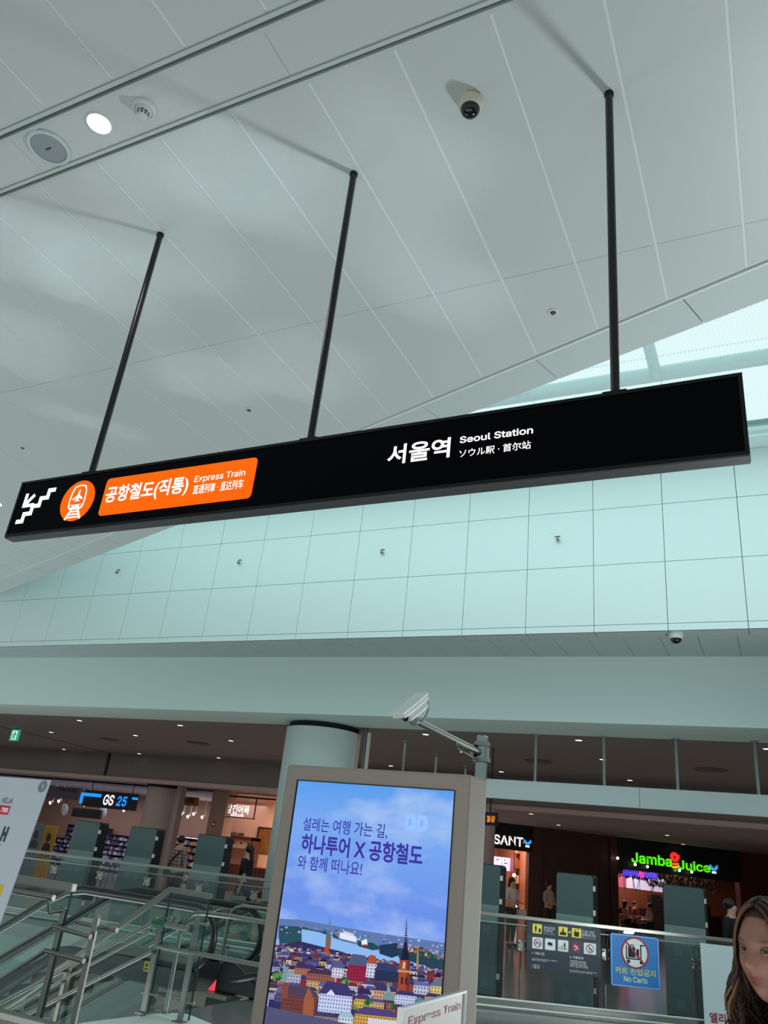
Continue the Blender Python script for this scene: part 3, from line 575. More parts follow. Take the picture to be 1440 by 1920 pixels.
for (x_, y_) in ((771, 1542), (793, 1544)):
    a, c = FK.hit(x_, y_); pts = [(a-.026, c-.034), (a+.012, c-.034), (a+.026, c-.018), (a+.026, c+.018), (a+.012, c+.034), (a-.026, c+.034)]
    k = .009; b.fpoly(FK, pts[:2]+pts[2:]+[pts[0]][:0], .003, .004)
    b.cur = 1; b.fbox(FK, a-.010, a+.002, c-.014, c+.014, .004, .0045); b.cur = 0
b.build('screen_mark', [M_SCRP, mat('screen_mark_slit', (110, 156, 236), .9, emit=.8, spec=0)], scr)

# ------------------------------------------------------------------ security camera on its pole behind the kiosk
DP = 4.75; pb = hitd(899, 1440, DP); ptop = hitd(905, 1382, DP); px_, py_ = ptop.x, ptop.y
t = thing('security_camera', 'white bullet security camera on a slanting arm from a clear steel pole above the kiosk', 'security camera', (px_, py_, 0))
b = B(); b.tube([(px_, py_, 0), (px_, py_, ptop.z)], .034, 20); b.lathe((px_, py_, ptop.z), (0, 0, 1), [(.034, 0), (.03, .006), (0, .007)], 20); po = b.build('pole', mat('polished_steel', (150, 168, 164), .18, 1.0), t)
b = B(); b.lathe((px_, py_, 0), (0, 0, 1), [(.1, 0), (.1, .012), (.04, .02)], 24); b.build('pole_foot', M_STEEL, po)
b = B()
for (x_, y_) in ((888, 1408), (911, 1410)):
    q = hitd(x_, y_, DP); b.box((q.x-.012, q.y-.03, q.z-.035), (q.x+.012, q.y+.03, q.z+.035))
q = hitd(899, 1425, DP); b.lathe((px_, py_, q.z), (0, 0, 1), [(.05, -.012), (.05, .012)], 20); b.lathe((px_, py_, q.z+.09), (0, 0, 1), [(.046, -.012), (.046, .012)], 20); b.build('clamp', M_STEEL, po)
j0 = hitd(898, 1410, DP-.03); j1 = hitd(782, 1352, DP-.5)
b = B(); b.tube([j0, j1], .019, 14); ar = b.build('arm', M_STEEL, t)
k0 = hitd(900, 1427, DP-.02); k1 = hitd(858, 1404, DP-.22); k2 = hitd(854, 1392, DP-.24)
b = B(); b.tube([k0, k1, k2], .006, 8); b.build('brace', M_STEEL, ar)
c0 = hitd(793, 1311, DP-.50); c1 = hitd(753, 1344, DP-.62); ax = (c1-c0).normalized()
up = Vector((0, 0, 1)); sd = ax.cross(up).normalized(); u2 = sd.cross(ax)
def cbox(b, s0, s1, w0, h0, h1):
    pts = [c0+ax*s0+sd*w0+u2*h0, c0+ax*s0-sd*w0+u2*h0, c0+ax*s0-sd*w0+u2*h1, c0+ax*s0+sd*w0+u2*h1]; b.prism(pts, ax*(s1-s0))
LC = (c1-c0).length
b = B(); cbox(b, .01, LC-.02, .036, -.04, .02); hs = b.build('camera_housing', M_WHITEP, t, bevel=.008)
b = B(); cbox(b, -.01, LC+.03, .044, .022, .036); cbox(b, -.0, LC+.02, .044, .0, .024); b.build('sunshield', mat('shield_white', (226, 234, 230), .4), hs, bevel=.004)
b = B(); b.lathe(c0+ax*(LC-.02)-u2*.01, ax, [(.026, 0), (.026, .004), (0, .005)], 18); b.build('lens', M_DOME, hs)
b = B(); mdl = c0+ax*LC*.62; b.tube([mdl-u2*.03, j1], .016, 12); b.ell(mdl-u2*.062, .03, .03, .026); b.build('camera_bracket', mat('bracket_grey', (126, 136, 134), .4), t)
b = B(); e0 = c0+ax*.0-u2*.01; e1 = hitd(807, 1330, DP-.5); e2_ = hitd(800, 1352, DP-.5); pth = []
for i in range(15):
    s_ = i/14; pth.append(e0*(1-s_)**3+3*(e0-ax*.05+sd*0)*s_*(1-s_)**2+3*(e1+(e1-e0)*.35)*s_*s_*(1-s_)+hitd(786, 1358, DP-.49)*s_**3)
b.tube(pth, .006, 8); b.build('cable', mat('cable_grey', (150, 160, 158), .5), t)

# ------------------------------------------------------------------ glass balustrades along the shop walk
RZ = 1.13
def balustrade(name, label, A_, B_, ext0, ext1, joints, z2, clampz, foot=True):
    A_ = Vector((A_.x, A_.y, 0)); B_ = Vector((B_.x, B_.y, 0)); F = Fr(A_, B_-A_); Ln = (B_-A_).length
    t = thing(name, label, 'balustrade', F.pt(Ln/2, 0))
    b = B(); b.fbox(F, -ext0, Ln+ext1, RZ-.028, RZ+.022, -.03, .03); b.build('top_rail', M_STEEL, t, bevel=.006)
    b = B(); b.tube([F.pt(-ext0, z2, .05), F.pt(Ln+ext1, z2, .05)], .012, 10); b.build('thin_rail', M_STEEL, t)
    js = sorted(joints); ed = [-ext0]+js+[Ln+ext1]
    for a, c in zip(ed[:-1], ed[1:]):
        b = B(); b.fbox(F, a+.006, c-.006, .10, RZ-.028, -.006, .006); b.build('glass_pane', M_GLASS, t)
    for a in js:
        b = B()
        for da in (-.05, .05):
            for dz in (-.05, .05): b.lathe(F.pt(a+da, clampz+dz, .004), F.n, [(.026, 0), (.026, .02), (.018, .026), (0, .026)], 12)
        b.fbox(F, a-.06, a+.06, clampz-.07, clampz+.07, .006, .014); b.tube([F.pt(a, clampz+.05, .02), F.pt(a+.02, z2, .05)], .006, 6)
        b.build('clamp', M_STEEL, t)
        b = B(); b.fbox(F, a-.012, a+.012, 0, clampz-.02, -.07, -.03); b.build('post', M_STEELD, t)
    b = B(); b.fbox(F, -ext0, Ln+ext1, 0, .11, -.03, .03); b.build('base_channel', M_STEEL, t)
    for z, d in ((.115, .03), (.03, .07)): b = B(); b.tube([F.pt(-ext0, z, d), F.pt(Ln+ext1, z, d)], .014, 8); b.build('base_strip', mat('strip_white', (226, 232, 230), .4), t)
    return F
_A, _B = hitz(905, 1712, RZ), hitz(1313, 1757, RZ)
_F = Fr((_A.x, _A.y, 0), (_B.x-_A.x, _B.y-_A.y, 0))
FR = balustrade('glass_balustrade', 'glass balustrade with flat steel rail right of the kiosk, carrying the notice board', _A, _B, .9, 2.2, [_F.hit(*q)[0] for q in ((979, 1757), (1136, 1781), (1305, 1805))], 1.03, .78)
_A, _B = hitz(50, 1594, RZ), hitz(500, 1650, RZ)
_F = Fr((_A.x, _A.y, 0), (_B.x-_A.x, _B.y-_A.y, 0))
FLR = balustrade('glass_balustrade', 'long glass balustrade left of the kiosk, behind the escalators', _A, _B, 1.6, .8, [_F.hit(*q)[0] for q in ((103, 1628), (188, 1641), (276, 1654), (373, 1666), (476, 1682))], 1.0, .86)

# notice board, cart sign and poster on the right balustrade
def quad_rect(F, TL, TR, BR, BL, off):
    a = [F.hit(*q, off) for q in (TL, TR, BR, BL)]
    return ((a[0][0]+a[3][0])/2, (a[1][0]+a[2][0])/2, (a[2][1]+a[3][1])/2, (a[0][1]+a[1][1])/2)
class Sub:
    """lower-left based 0..1 coordinates inside a rectangle of a plane"""
    def __init__(s, F, r, d): s.F, s.r, s.d = F, r, d; s.w = r[1]-r[0]; s.h = r[3]-r[2]
    def p(s, x, y): return (s.r[0]+s.w*x, s.r[2]+s.h*y)
    def rect(s, b, x0, y0, x1, y1, rad, d0, d1):
        a, c = s.p(x0, y0); a2, c2 = s.p(x1, y1); b.fpoly(s.F, rrect(a, c, a2, c2, rad) if rad else [(a, c), (a2, c), (a2, c2), (a, c2)], d0, d1)
    def text(s, body, x0, y0, x1, y1, mt, par, d, **k):
        a, c = s.p(x0, y0); a2, c2 = s.p(x1, y1); return text(body, s.F, a, c, a2-a, c2-c, mt, par, d=d, **k)
D0 = .07
r = quad_rect(FR, (988, 1724), (1127, 1744), (1126, 1837), (987, 1815), D0); S = Sub(FR, r, D0)
t = thing('notice_board', 'dark navy notice board with yellow and white pictograms on the right balustrade', 'sign', FR.pt((r[0]+r[1])/2, r[2], D0))
b = B(); b.fbox(FR, r[0], r[1], r[2], r[3], D0-.012, D0); b.build('board', M_NAVY, t)
b = B(); S.rect(b, 0, .42, 1, .70, 0, D0, D0+.001); b.build('band', M_NAVY2, t)
def icon(x0, x1, y0, y1, mt, nm):
    b = B(); S.rect(b, x0, y0, x1, y1, .012, D0+.001, D0+.003); return b.build(nm, mt, t)
def fig(b, x, y, h, d):
    """small standing person drawn on the board"""
    a, c = S.p(x, y); b.fpoly(FR, circ(a, c+h*.88, h*.1, 12), d, d+.001); b.fpoly(FR, [(a-h*.15, c+h*.76), (a+h*.15, c+h*.76), (a+h*.13, c+h*.38), (a-h*.13, c+h*.38)], d, d+.001)
    b.fbox(FR, a-h*.11, a-h*.02, c, c+h*.4, d, d+.001); b.fbox(FR, a+h*.02, a+h*.11, c, c+h*.4, d, d+.001)
for i, (x0, x1) in enumerate(((.075, .20), (.425, .55), (.605, .735))):
    ic = icon(x0, x1, .76, .955, M_YEL, 'yellow_pictogram'); b = B(); xm = (x0+x1)/2
    if i < 2: fig(b, xm-(.02 if i == 0 else 0), .785, S.h*.15, D0+.003)
    a, c = S.p(xm+(.03 if i == 0 else 0), .785)
    if i == 0: b.fbox(FR, a-.012, a+.018, c, c+.05, D0+.003, D0+.004)
    if i == 1: b.fbox(FR, a-.045, a+.045, c, c+.035, D0+.003, D0+.0045)
    if i == 2:
        b.fbox(FR, a-.035, a+.035, c, c+.06, D0+.003, D0+.0045)
        for q in (-1, 1): b.fpoly(FR, [(a+q*.018-.012, c+.085), (a+q*.018+.012, c+.085), (a+q*.018, c+.085+q*.02)], D0+.003, D0+.0045)
    b.build('drawing', M_INK, ic)
b = B(); a, c = S.p(.56, .86); b.fbox(FR, a, a+.02, c-.006, c+.006, D0, D0+.003); b.fpoly(FR, [(a+.018, c-.018), (a+.036, c), (a+.018, c+.018)], D0, D0+.003); b.build('arrow', M_WHT, t)
for i, (x0, x1) in enumerate(((.075, .215), (.245, .385), (.42, .56), (.595, .735), (.77, .935))):
    ic = icon(x0, x1, .45-.0*i, .68, M_WHT if i != 3 else M_NAVY2, 'white_pictogram' if i != 3 else 'red_pictogram'); b = B(); b2 = B(); a, c = S.p((x0+x1)/2, .565); d = D0+.003; rr = .055
    if i in (0, 4):
        ringpoly(b2, FR, a, c, rr*.82, rr, d, d+.001, 28); stroke(b2, FR, [(a-rr*.62, c+rr*.62), (a+rr*.62, c-rr*.62)], .009, d, d+.0014)
        if i == 0:
            for q in (-.026, .026): ringpoly(b, FR, a+q, c-.008, .012, .017, d, d+.001, 16)
            stroke(b, FR, [(a-.026, c-.008), (a-.01, c+.014), (a+.018, c+.014), (a+.026, c-.008)], .005, d, d+.001)
        else:
            ringpoly(b, FR, a+.002, c-.014, .018, .024, d, d+.001, 18); b.fpoly(FR, circ(a-.008, c+.034, .007, 10), d, d+.001); stroke(b, FR, [(a-.008, c+.024), (a-.006, c), (a+.016, c), (a+.026, c-.028)], .007, d, d+.001)
    elif i == 1: b.fpoly(FR, [(a-.04, c+.012), (a-.014, c+.03), (a+.02, c+.02), (a+.045, c+.004), (a+.022, c+.004), (a+.042, c-.012), (a+.02, c-.008), (a+.034, c-.026), (a+.004, c-.014), (a-.03, c-.01)], d, d+.001)
    elif i == 2:
        fig(b, .475, .50, .045, d); fig(b, .51, .50, .085, d); stroke(b, FR, [(a-.05, c-.01), (a-.05, c-.045), (a+.05, c-.045), (a+.05, c-.01)], .006, d, d+.001)
    else:
        b2.fpoly(FR, circ(a, c, rr*1.08, 28), d, d+.001)
        b.fpoly(FR, circ(a-.018, c+.022, .008, 10), d+.001, d+.002); stroke(b, FR, [(a-.01, c+.012), (a+.004, c-.004), (a-.004, c-.03), (a-.026, c-.036)], .009, d+.001, d+.002); stroke(b, FR, [(a+.004, c-.004), (a+.024, c-.012), (a+.034, c-.03)], .009, d+.001, d+.002); stroke(b, FR, [(a-.012, c+.006), (a-.034, c+.004)], .007, d+.001, d+.002); stroke(b, FR, [(a+.0, c+.006), (a+.026, c+.018)], .007, d+.001, d+.002)
    b.build('drawing', M_WHT if i == 3 else M_INK, ic)
    if b2.v: b2.build('red_ring', M_REDS, ic)
dd = D0+.002; tk = dict(ext=.0004)
S.text('캐리어(짐가방)를\n꼭 잡아주세요', .225, .80, .375, .93, M_WHT, t, dd, **tk); S.text('Please hold your luggage', .225, .765, .375, .785, M_WHT, t, dd, **tk)
S.text('짐 많은 고객은\n엘리베이터 이용', .745, .80, .93, .93, M_WHT, t, dd, **tk); S.text('Please take the Elevator', .745, .765, .93, .785, M_WHT, t, dd, **tk)
S.text('1. 가동시간', .075, .325, .24, .385, M_WHT, t, dd, bold=.01, **tk); S.text('에너지 절약을 위해 아래와 같이 운행합니다\n양해하여 주시기 바랍니다', .075, .20, .42, .255, M_WHT, t, dd, **tk)
S.text('• 가동시간\n• 가동시간', .075, .045, .18, .13, M_WHT, t, dd, **tk)
S.text('2. 이용안내', .58, .325, .76, .385, M_WHT, t, dd, bold=.01, **tk); S.text('•어린이를 보호하세요\n•손잡이를 꼭 잡으세요\n•뛰거나 장난치지 마세요', .58, .15, .83, .30, M_WHT, t, dd, **tk)
S.text('본 에스컬레이터는 승강기 안전 이용수칙을\n준수하여 주시고 이용시 주의하세요', .58, .05, .94, .10, M_WHT, t, dd, **tk)
D1 = .10
r = quad_rect(FR, (1144, 1746), (1236, 1761), (1237.5, 1860), (1146, 1845), D1); S = Sub(FR, r, D1)
t = thing('cart_sign', 'blue square sign with a crossed out luggage cart on the right balustrade', 'sign', FR.pt((r[0]+r[1])/2, r[2], D1))
b = B(); b.fpoly(FR, rrect(r[0], r[2], r[1], r[3], .03), D1-.02, D1); b.build('sign_plate', M_BLUESIGN, t)
b = B(); i_ = .014; q = rrect(r[0]+i_, r[2]+i_, r[1]-i_, r[3]-i_, .022); stroke(b, FR, q+[q[0]], .005, D1, D1+.001); b.build('border_line', M_WHT, t)
a, c = S.p(.5, .66); rr = S.w*.285
b = B(); b.fpoly(FR, circ(a, c, rr*.95, 40), D1, D1+.002); dk = b.build('white_disc', M_WHT, t)
b = B(); ringpoly(b, FR, a, c, rr*.88, rr, D1+.002, D1+.004, 40); stroke(b, FR, [(a-rr*.68, c+rr*.68), (a+rr*.68, c-rr*.68)], rr*.12, D1+.0035, D1+.005); b.build('red_ring', M_REDS, t)
b = B(); k = rr
stroke(b, FR, [(a-.62*k, c+.42*k), (a-.62*k, c-.38*k), (a+.42*k, c-.38*k), (a+.42*k, c+.5*k), (a+.7*k, c+.5*k)], .085*k, D1+.002, D1+.003)
b.fbox(FR, a-.5*k, a+.02*k, c-.3*k, c+.34*k, D1+.002, D1+.003); stroke(b, FR, [(a-.3*k, c+.34*k), (a-.3*k, c+.46*k), (a-.1*k, c+.46*k), (a-.1*k, c+.34*k)], .06*k, D1+.002, D1+.003); b.fbox(FR, a+.1*k, a+.3*k, c-.3*k, c+.24*k, D1+.002, D1+.003)
for q in (-.48, .44): b.fpoly(FR, circ(a+q*k, c-.56*k, .12*k, 14), D1+.002, D1+.003)
b.build('cart_drawing', M_INK, dk)
S.text('카트 진입금지', .09, .235, .91, .365, M_YEL, t, D1+.001, bold=.012, **tk); S.text('No Carts', .26, .10, .74, .205, mat('sign_pale_yellow', (246, 250, 180), .5), t, D1+.001, bold=.012, **tk)
D2 = .14
a0, c0 = FR.hit(1313, 1768, D2); t = thing('elevator_poster', 'large pale poster with blue and red words on the balustrade behind the woman', 'poster', FR.pt(a0+.7, .02, D2))
a1, c1 = FR.hit(1322, 1920, D2); a0 = (a0+a1)/2
b = B(); b.fbox(FR, a0, a0+1.5, .0, c0, D2-.015, D2); b.build('poster_sheet', M_POSTER, t)
a, c = FR.hit(1359, 1900, D2); a2, c2 = FR.hit(1371, 1887, D2); text('짐', FR, a, c-.012, .13, .125, mat('poster_navy', (30, 60, 120), .6), t, d=D2+.001, bold=.03, **tk)
a, c = FR.hit(1331, 1916, D2); text('엘리베이터', FR, a, c-.01, .60, .125, mat('poster_red', (176, 50, 64), .6), t, d=D2+.001, bold=.03, **tk)

# ------------------------------------------------------------------ slate gate panels
def gate(px, py, D, label, W=.285):
    p = hitd(px, py, D); F = Fr((p.x, p.y, 0), (1, 0, 0))
    t = thing('gate_panel', label, 'gate panel', (p.x, p.y, 0), 'slate gate panels behind the balustrades')
    b = B(); b.fpoly(F, rrect(-W, .0, W, 1.78, .05), -.24, -.012); b.build('gate_casing', M_GATEB, t)
    b = B(); pl = [(-W+.012, 1.22), (W-.022, 1.22)]+[q for q in rrect(-W+.012, .0, W-.022, 1.768, .045) if q[1] > 1.3]; b.fpoly(F, pl, -.012, 0); b.build('upper_board', M_GATE, t)
    b = B(); w2 = W-.012
    b.prism([F.pt(-w2, 1.22, -.012), F.pt(-w2, 1.22, 0), F.pt(-w2, .98, .1), F.pt(-w2, .98, -.012)], F.u*(2*w2-.01)); b.build('sloping_ledge', M_GATE2, t)
    b = B(); b.fbox(F, -w2, w2-.01, .06, .98, -.012, .1); lo = b.build('lower_door', M_GATE, t)
    b = B()
    for z in (.84, .16):
        for a in (-.16, .06):
            for k in range(4): b.fbox(F, a, a+.11, z+k*.03, z+k*.03+.008, .1, .102)
    b.build('vent_slots', mat('slot_pale', (120, 142, 142), .5), lo)
    for z in (1.60, 1.28, .30):
        b = B(); b.fbox(F, W-.02, W+.006, z-.035, z+.035, -.05, .004); b.build('hinge', M_WHITEP, t)
    return t
gate(151, 1600, 18.3, 'slate gate panel behind the left balustrade, leftmost one below the store sign', .36)
gate(258, 1612, 17.7, 'slate gate panel behind the left balustrade, in front of the beige shop column', .36)
gate(388, 1625, 17.2, 'slate gate panel behind the left balustrade, beside the person in plaid', .36)
gate(905, 1680, 13.3, 'slate gate panel half hidden by the right side of the kiosk')
gate(1078, 1700, 13.15, 'slate gate panel directly above the navy notice board')
gate(1284, 1720, 14.1, 'slate gate panel between the blue cart sign and the pale poster', .31)

# ------------------------------------------------------------------ stairs, their rails, and the escalators
YN, YF = 5.63, 7.40; FN, FF = FX(YN), FX(YF)
def flatpost(b, F, a, z0, z1, w_=.027, d=.011):
    b.fpoly(F, [(a-w_, z0), (a+w_, z0), (a+w_, z1-w_)]+[(a+w_*math.cos(R(k)), z1-w_+w_*math.sin(R(k))) for k in range(15, 180, 15)]+[(a-w_, z1-w_)], -d, d)
def rail(t, F, pts, r_=.021, nm='handrail', d=.05, mt=None):
    b = B(); b.tube([F.pt(a, c, d) for a, c in pts], r_, 12); return b.build(nm, mt or M_STEEL, t)
t = thing('stair_railing', 'steel stair railing with two posts nearest the camera, at the stair head', 'railing', (-5.6, YN, 0))
p1, p2 = FN.hit(122, 1701), FN.hit(183, 1716)
for p in (p1, p2): b = B(); flatpost(b, FN, p[0], 0, p[1]); b.fbox(FN, p[0]-.05, p[0]+.05, 0, .012, -.04, .04); b.build('post', M_STEEL, t)
rail(t, FN, [FN.hit(108, 1736), FN.hit(178, 1756)]); rail(t, FN, [FN.hit(92, 1782), FN.hit(166, 1801)])
rail(t, FN, [FN.hit(128, 1730), FN.hit(205, 1745)], d=-.09)
for (x0_, y0_, x1_, y1_) in ((108, 1737, 0, 1800), (92, 1784, 0, 1843)):
    A_, B_ = FN.hit(x0_, y0_), FN.hit(x1_, y1_); sl_ = (B_[1]-A_[1])/(B_[0]-A_[0]); rail(t, FN, [A_, (A_[0]-3.4, A_[1]-3.4*sl_)])
b = B()
for k in range(1, 4):
    x = p1[0]-.95*k; z = p1[1]-.55*k-.15; flatpost(b, FN, x, z-1.0, z-.12)
b.build('lower_posts', M_STEEL, t)
t = thing('glass_balustrade', 'glass balustrade with flat cap and round handrail beside the left banner', 'balustrade', (-7.2, YN, 0))
g0 = FN.hit(140, 1662); x0_, z0_ = g0
b = B(); b.fbox(FN, x0_-3.4, x0_, z0_-.045, z0_+.02, -.03, .03); b.build('cap_rail', M_STEEL, t, bevel=.005)
b = B(); b.fbox(FN, x0_-3.4, x0_-.02, .0, z0_-.045, -.006, .006); b.build('glass_pane', M_GLASSG, t)
M_PEDGE = mat('pane_edge_green', (34, 62, 62), .2)
b = B(); b.fbox(FN, x0_-.02, x0_-.008, 0, z0_-.045, -.007, .007); b.build('pane_edge', M_PEDGE, t)
h0 = FN.hit(116, 1684); rail(t, FN, [h0, (h0[0]-3.2, h0[1])], .024, d=.09)
b = B(); b.tube([FN.pt(h0[0]-.06, h0[1]-.02, .09), FN.pt(h0[0]-.04, h0[1]-.12, .06), FN.pt(p1[0], p1[1]-.02, .0)], .016, 8); b.build('bracket', M_STEEL, t)
t = thing('stair_railing', 'steel stair railing on the far side of the stairs, with green band on its handrail', 'railing', (-5.8, YF, 0))
p3, p4 = FF.hit(306, 1706), FF.hit(372, 1716)
for p in (p3, p4): b = B(); flatpost(b, FF, p[0], 0, p[1], .03); b.fbox(FF, p[0]-.06, p[0]+.06, 0, .014, -.05, .05); b.build('post', M_STEEL, t)
r1 = FF.hit(293, 1729)
rail(t, FF, [r1, FF.hit(360, 1742)], .026); gb = [FF.hit(293, 1729), FF.hit(316, 1733.5)]
b = B(); b.tube([FF.pt(*gb[0], .05), FF.pt(*gb[1], .05)], .028, 12); b.build('green_band', mat('green_band', (20, 116, 84), .5), t)
q0, q1 = FF.hit(302, 1774), FF.hit(480, 1807); rail(t, FF, [q0, (q1[0]+1.2, q0[1]+(q1[1]-q0[1])*(q1[0]+1.2-q0[0])/(q1[0]-q0[0]))], .022)
for (x0_, y0_, x1_, y1_, rr) in ((293, 1729, 60, 1852, .022), (290, 1745, 60, 1872, .016), (292, 1783, 90, 1884, .02)):
    A_, B_ = FF.hit(x0_, y0_), FF.hit(x1_, y1_); sl_ = (B_[1]-A_[1])/(B_[0]-A_[0]); rail(t, FF, [A_, (A_[0]-3.6, A_[1]-3.6*sl_)], rr)
m_ = FF.hit(127, 1812); b = B(); flatpost(b, FF, m_[0], m_[1]-.9, m_[1], .025); b.tube([FF.pt(m_[0]-.06, m_[1]-.05, .05), FF.pt(m_[0]+.12, m_[1]-.05, .05)], .014, 8); b.build('lower_post', M_STEEL, t)
for p in (p3, p4):
    for z in (p[1]-.07, .18):
        b = B(); b.tube([FF.pt(p[0]-.07, z, .0), FF.pt(p[0]+.13, z, 0)], .012, 8); b.ell(FF.pt(p[0]+.13, z, 0), .022, .022, .022, 10, 6); b.build('glass_fixing', M_STEEL, t)
t = thing('glass_balustrade', 'glass balustrade whose flat cap bends down along the far side of the stairs', 'balustrade', (-6.2, YF+.06, 0))
FG = FX(YF+.06); e0 = FG.hit(396, 1681); e1 = FG.hit(320, 1668); e2p = FG.hit(170, 1776); sl_ = (e2p[1]-e1[1])/(e2p[0]-e1[0]); e2q = (e1[0]-3.4, e1[1]-3.4*sl_)
b = B(); stroke(b, FG, [e0, e1, e2q], .05, -.03, .03); b.build('cap_rail', M_STEEL, t)
e3 = (e1[0]-.02, 0)
b = B(); b.fpoly(FG, [(e0[0]-.01, .02), (e0[0]-.01, e0[1]-.025), (e1[0]+.02, e1[1]-.03), (e1[0]+.02, .02)], -.006, .006); b.build('glass_pane', M_GLASSG, t)
b = B(); b.fpoly(FG, [(e1[0]-.0, .0), (e1[0]-.0, e1[1]-.03), (e2q[0], e2q[1]-.03), (e2q[0], e2q[1]-1.15)], -.006, .006); b.build('glass_pane', M_GLASSG, t)
for a_, c_ in ((e0[0]-.012, e0[1]-.025), (e1[0]+.012, e1[1]-.03)): b = B(); b.fbox(FG, a_-.006, a_+.006, .02, c_, -.007, .007); b.build('pane_edge', M_PEDGE, t)
# the stairs themselves
t = thing('staircase', 'grey stone stairs going down to the left between the two steel railings', 'staircase', (-6, 6.5, 0))
b = B(); n_ = 20
pts = [(VX, YN+.06, 0)]; x, z = VX, 0
for k in range(n_): x -= .29; pts.append((x, YN+.06, z)) if k else None; z -= .17; pts.append((x, YN+.06, z))
prof = [(VX, 0)]; x, z = VX, 0.0
for k in range(n_): z -= .17; prof.append((x, z)); x -= .29; prof.append((x, z))
for (xa, za), (xb, zb) in zip(prof[:-1], prof[1:]): b.add([(xa, YN+.06, za), (xb, YN+.06, zb), (xb, YF-.1, zb), (xa, YF-.1, za)], [[0, 1, 2, 3]])
b.build('steps', mat('stair_stone', (140, 146, 146), .5, var=.1), t)
b = B(); ln_ = .29*n_; dz = .17*n_
for y in (YN+.0, YF-.12): b.prism([(VX, y, .02), (VX-ln_, y, -dz+.02), (VX-ln_, y, -dz-.4), (VX, y, -.4)], (0, .07, 0))
b.build('stringers', M_STEELD, t)
# escalators
def escalator(label, ya, yb, xend, dark):
    t = thing('escalator', label, 'escalator', (xend-1, (ya+yb)/2, 0)); zt, rr = .90, .34; S30 = math.tan(R(30))
    for y in (ya, yb):
        F = FX(y); cx = xend-rr; kx = cx-2.0
        top = [(cx+rr*math.sin(R(a)), zt-rr+rr*math.cos(R(a))) for a in range(0, 181, 15)]
        path = [(kx-7, zt-7*S30), (kx-.5, zt-.19), (kx-.2, zt-.05), (kx+.1, zt)]+top+[(cx-.5, zt-2*rr)]
        b = B(); b.tube([F.pt(a, c, 0) for a, c in path], .043, 12); hr = b.build('handrail', M_RUBBER, t)
        b = B(); ins = [(kx-7, zt-7*S30-.05), (kx-.5, zt-.24), (kx-.2, zt-.10), (kx+.1, zt-.05)]+[(cx+(rr-.05)*math.sin(R(a)), zt-rr+(rr-.05)*math.cos(R(a))) for a in range(0, 181, 15)]+[(kx, .2), (kx-7, .2-7*S30)]
        b.fpoly(F, ins, -.008, .008); b.build('glass_side', M_GLASSG, t)
        b = B(); stroke(b, F, path[:4]+top[:7], .02, -.03, .03) if False else None
        b.fpoly(F, [(cx+.15, 0), (cx+.15, .2), (kx, .2), (kx-7, .2-7*S30), (kx-7, -.35-7*S30), (kx-.2, 0)], -.09, .09); b.build('skirt', M_ESC, t)
        b = B(); b.tube([F.pt(a, c-.055, .0) for a, c in path[:4]]+[F.pt(cx, zt-.055, 0)], .018, 8); b.build('guide_strip', M_STEEL, t)
    b = B(); x, z = kx+.1, 0.0
    b.box((kx+.1, ya+.1, -.04), (xend+.25, yb-.1, .006))
    for k in range(20): b.box((x-.34, ya+.1, z-.25), (x, yb-.1, z-.0)); x -= .34; z -= .196
    b.build('steps', M_STEELD, t)
    b = B(); xc = kx+.1
    b.box((xc-.02, ya+.1, .006), (xc+.16, yb-.1, .010)); b.build('comb_plate', mat('comb_yellow', (190, 170, 60), .5), t)
    return t
XE = FX(8.9).hit(396, 1790)[0]
escalator('nearer escalator with the big round handrail end showing behind the stair rail', 8.9, 9.95, XE, 0)
escalator('farther escalator whose handrail ends behind the kiosk', 10.35, 11.4, XE+1.5, 0)
p = hitz(440, 1868, 0); t = thing('handrail_inlet', 'black handrail inlet housing with red glowing strips on the floor by the kiosk', 'escalator inlet', (p.x, p.y, 0))
b = B(); FI = FX(p.y, p.x); pr = [(-.34, 0), (.5, 0), (.5, .16), (.2, .2), (-.05, .33), (-.2, .36), (-.3, .3)]; b.fpoly(FI, pr, -.24, .0); b.build('inlet_housing', M_RUBBER, t, bevel=.02)
b = B(); b.tube([FI.pt(-.02, .17, .06), FI.pt(.3, .26, .06), FI.pt(.9, .3, .06)], .04, 10); b.build('handrail_end', M_RUBBER, t)
b = B(); b.fbox(FI, .12, .3, .33, .36, -.2, -.1); b.fpoly(FI, [(-.40, .01), (-.3, .13), (-.30, .01)], .0, .004); b.build('red_glow_strip', mat('red_glow', (255, 60, 90), .5, emit=.9), t)
# U shaped guard tubes
for (Y_, pts, base, lb) in ((7.62, ((338, 1752), (342, 1738), (350, 1724), (364, 1713), (380, 1712), (430, 1718), (505, 1731)), (312, 1904), 'round steel guard tube bending over in front of the big escalator handrail'),
                            (9.9, ((428, 1722), (434, 1710), (442, 1702), (456, 1699), (505, 1705)), (412, 1800), 'round steel guard tube farther back, ending at the kiosk')):
    F = FX(Y_); pp = [F.hit(*q) for q in pts]; t = thing('guard_tube', lb, 'guard rail', F.pt(pp[0][0], 0)); x = pp[0][0]
    b = B(); b.tube([F.pt(x, 0), F.pt(x, pp[0][1])]+[F.pt(*q) for q in pp[1:]]+[F.pt(pp[-1][0]+.9, pp[-1][1]), F.pt(pp[-1][0]+.9, 0)], .024, 12); b.build('bent_tube', M_STEEL, t)
    b = B(); b.lathe(F.pt(x, 0), (0, 0, 1), [(.05, 0), (.05, .012), (.028, .016)], 16); b.build('tube_foot', M_STEEL, t)
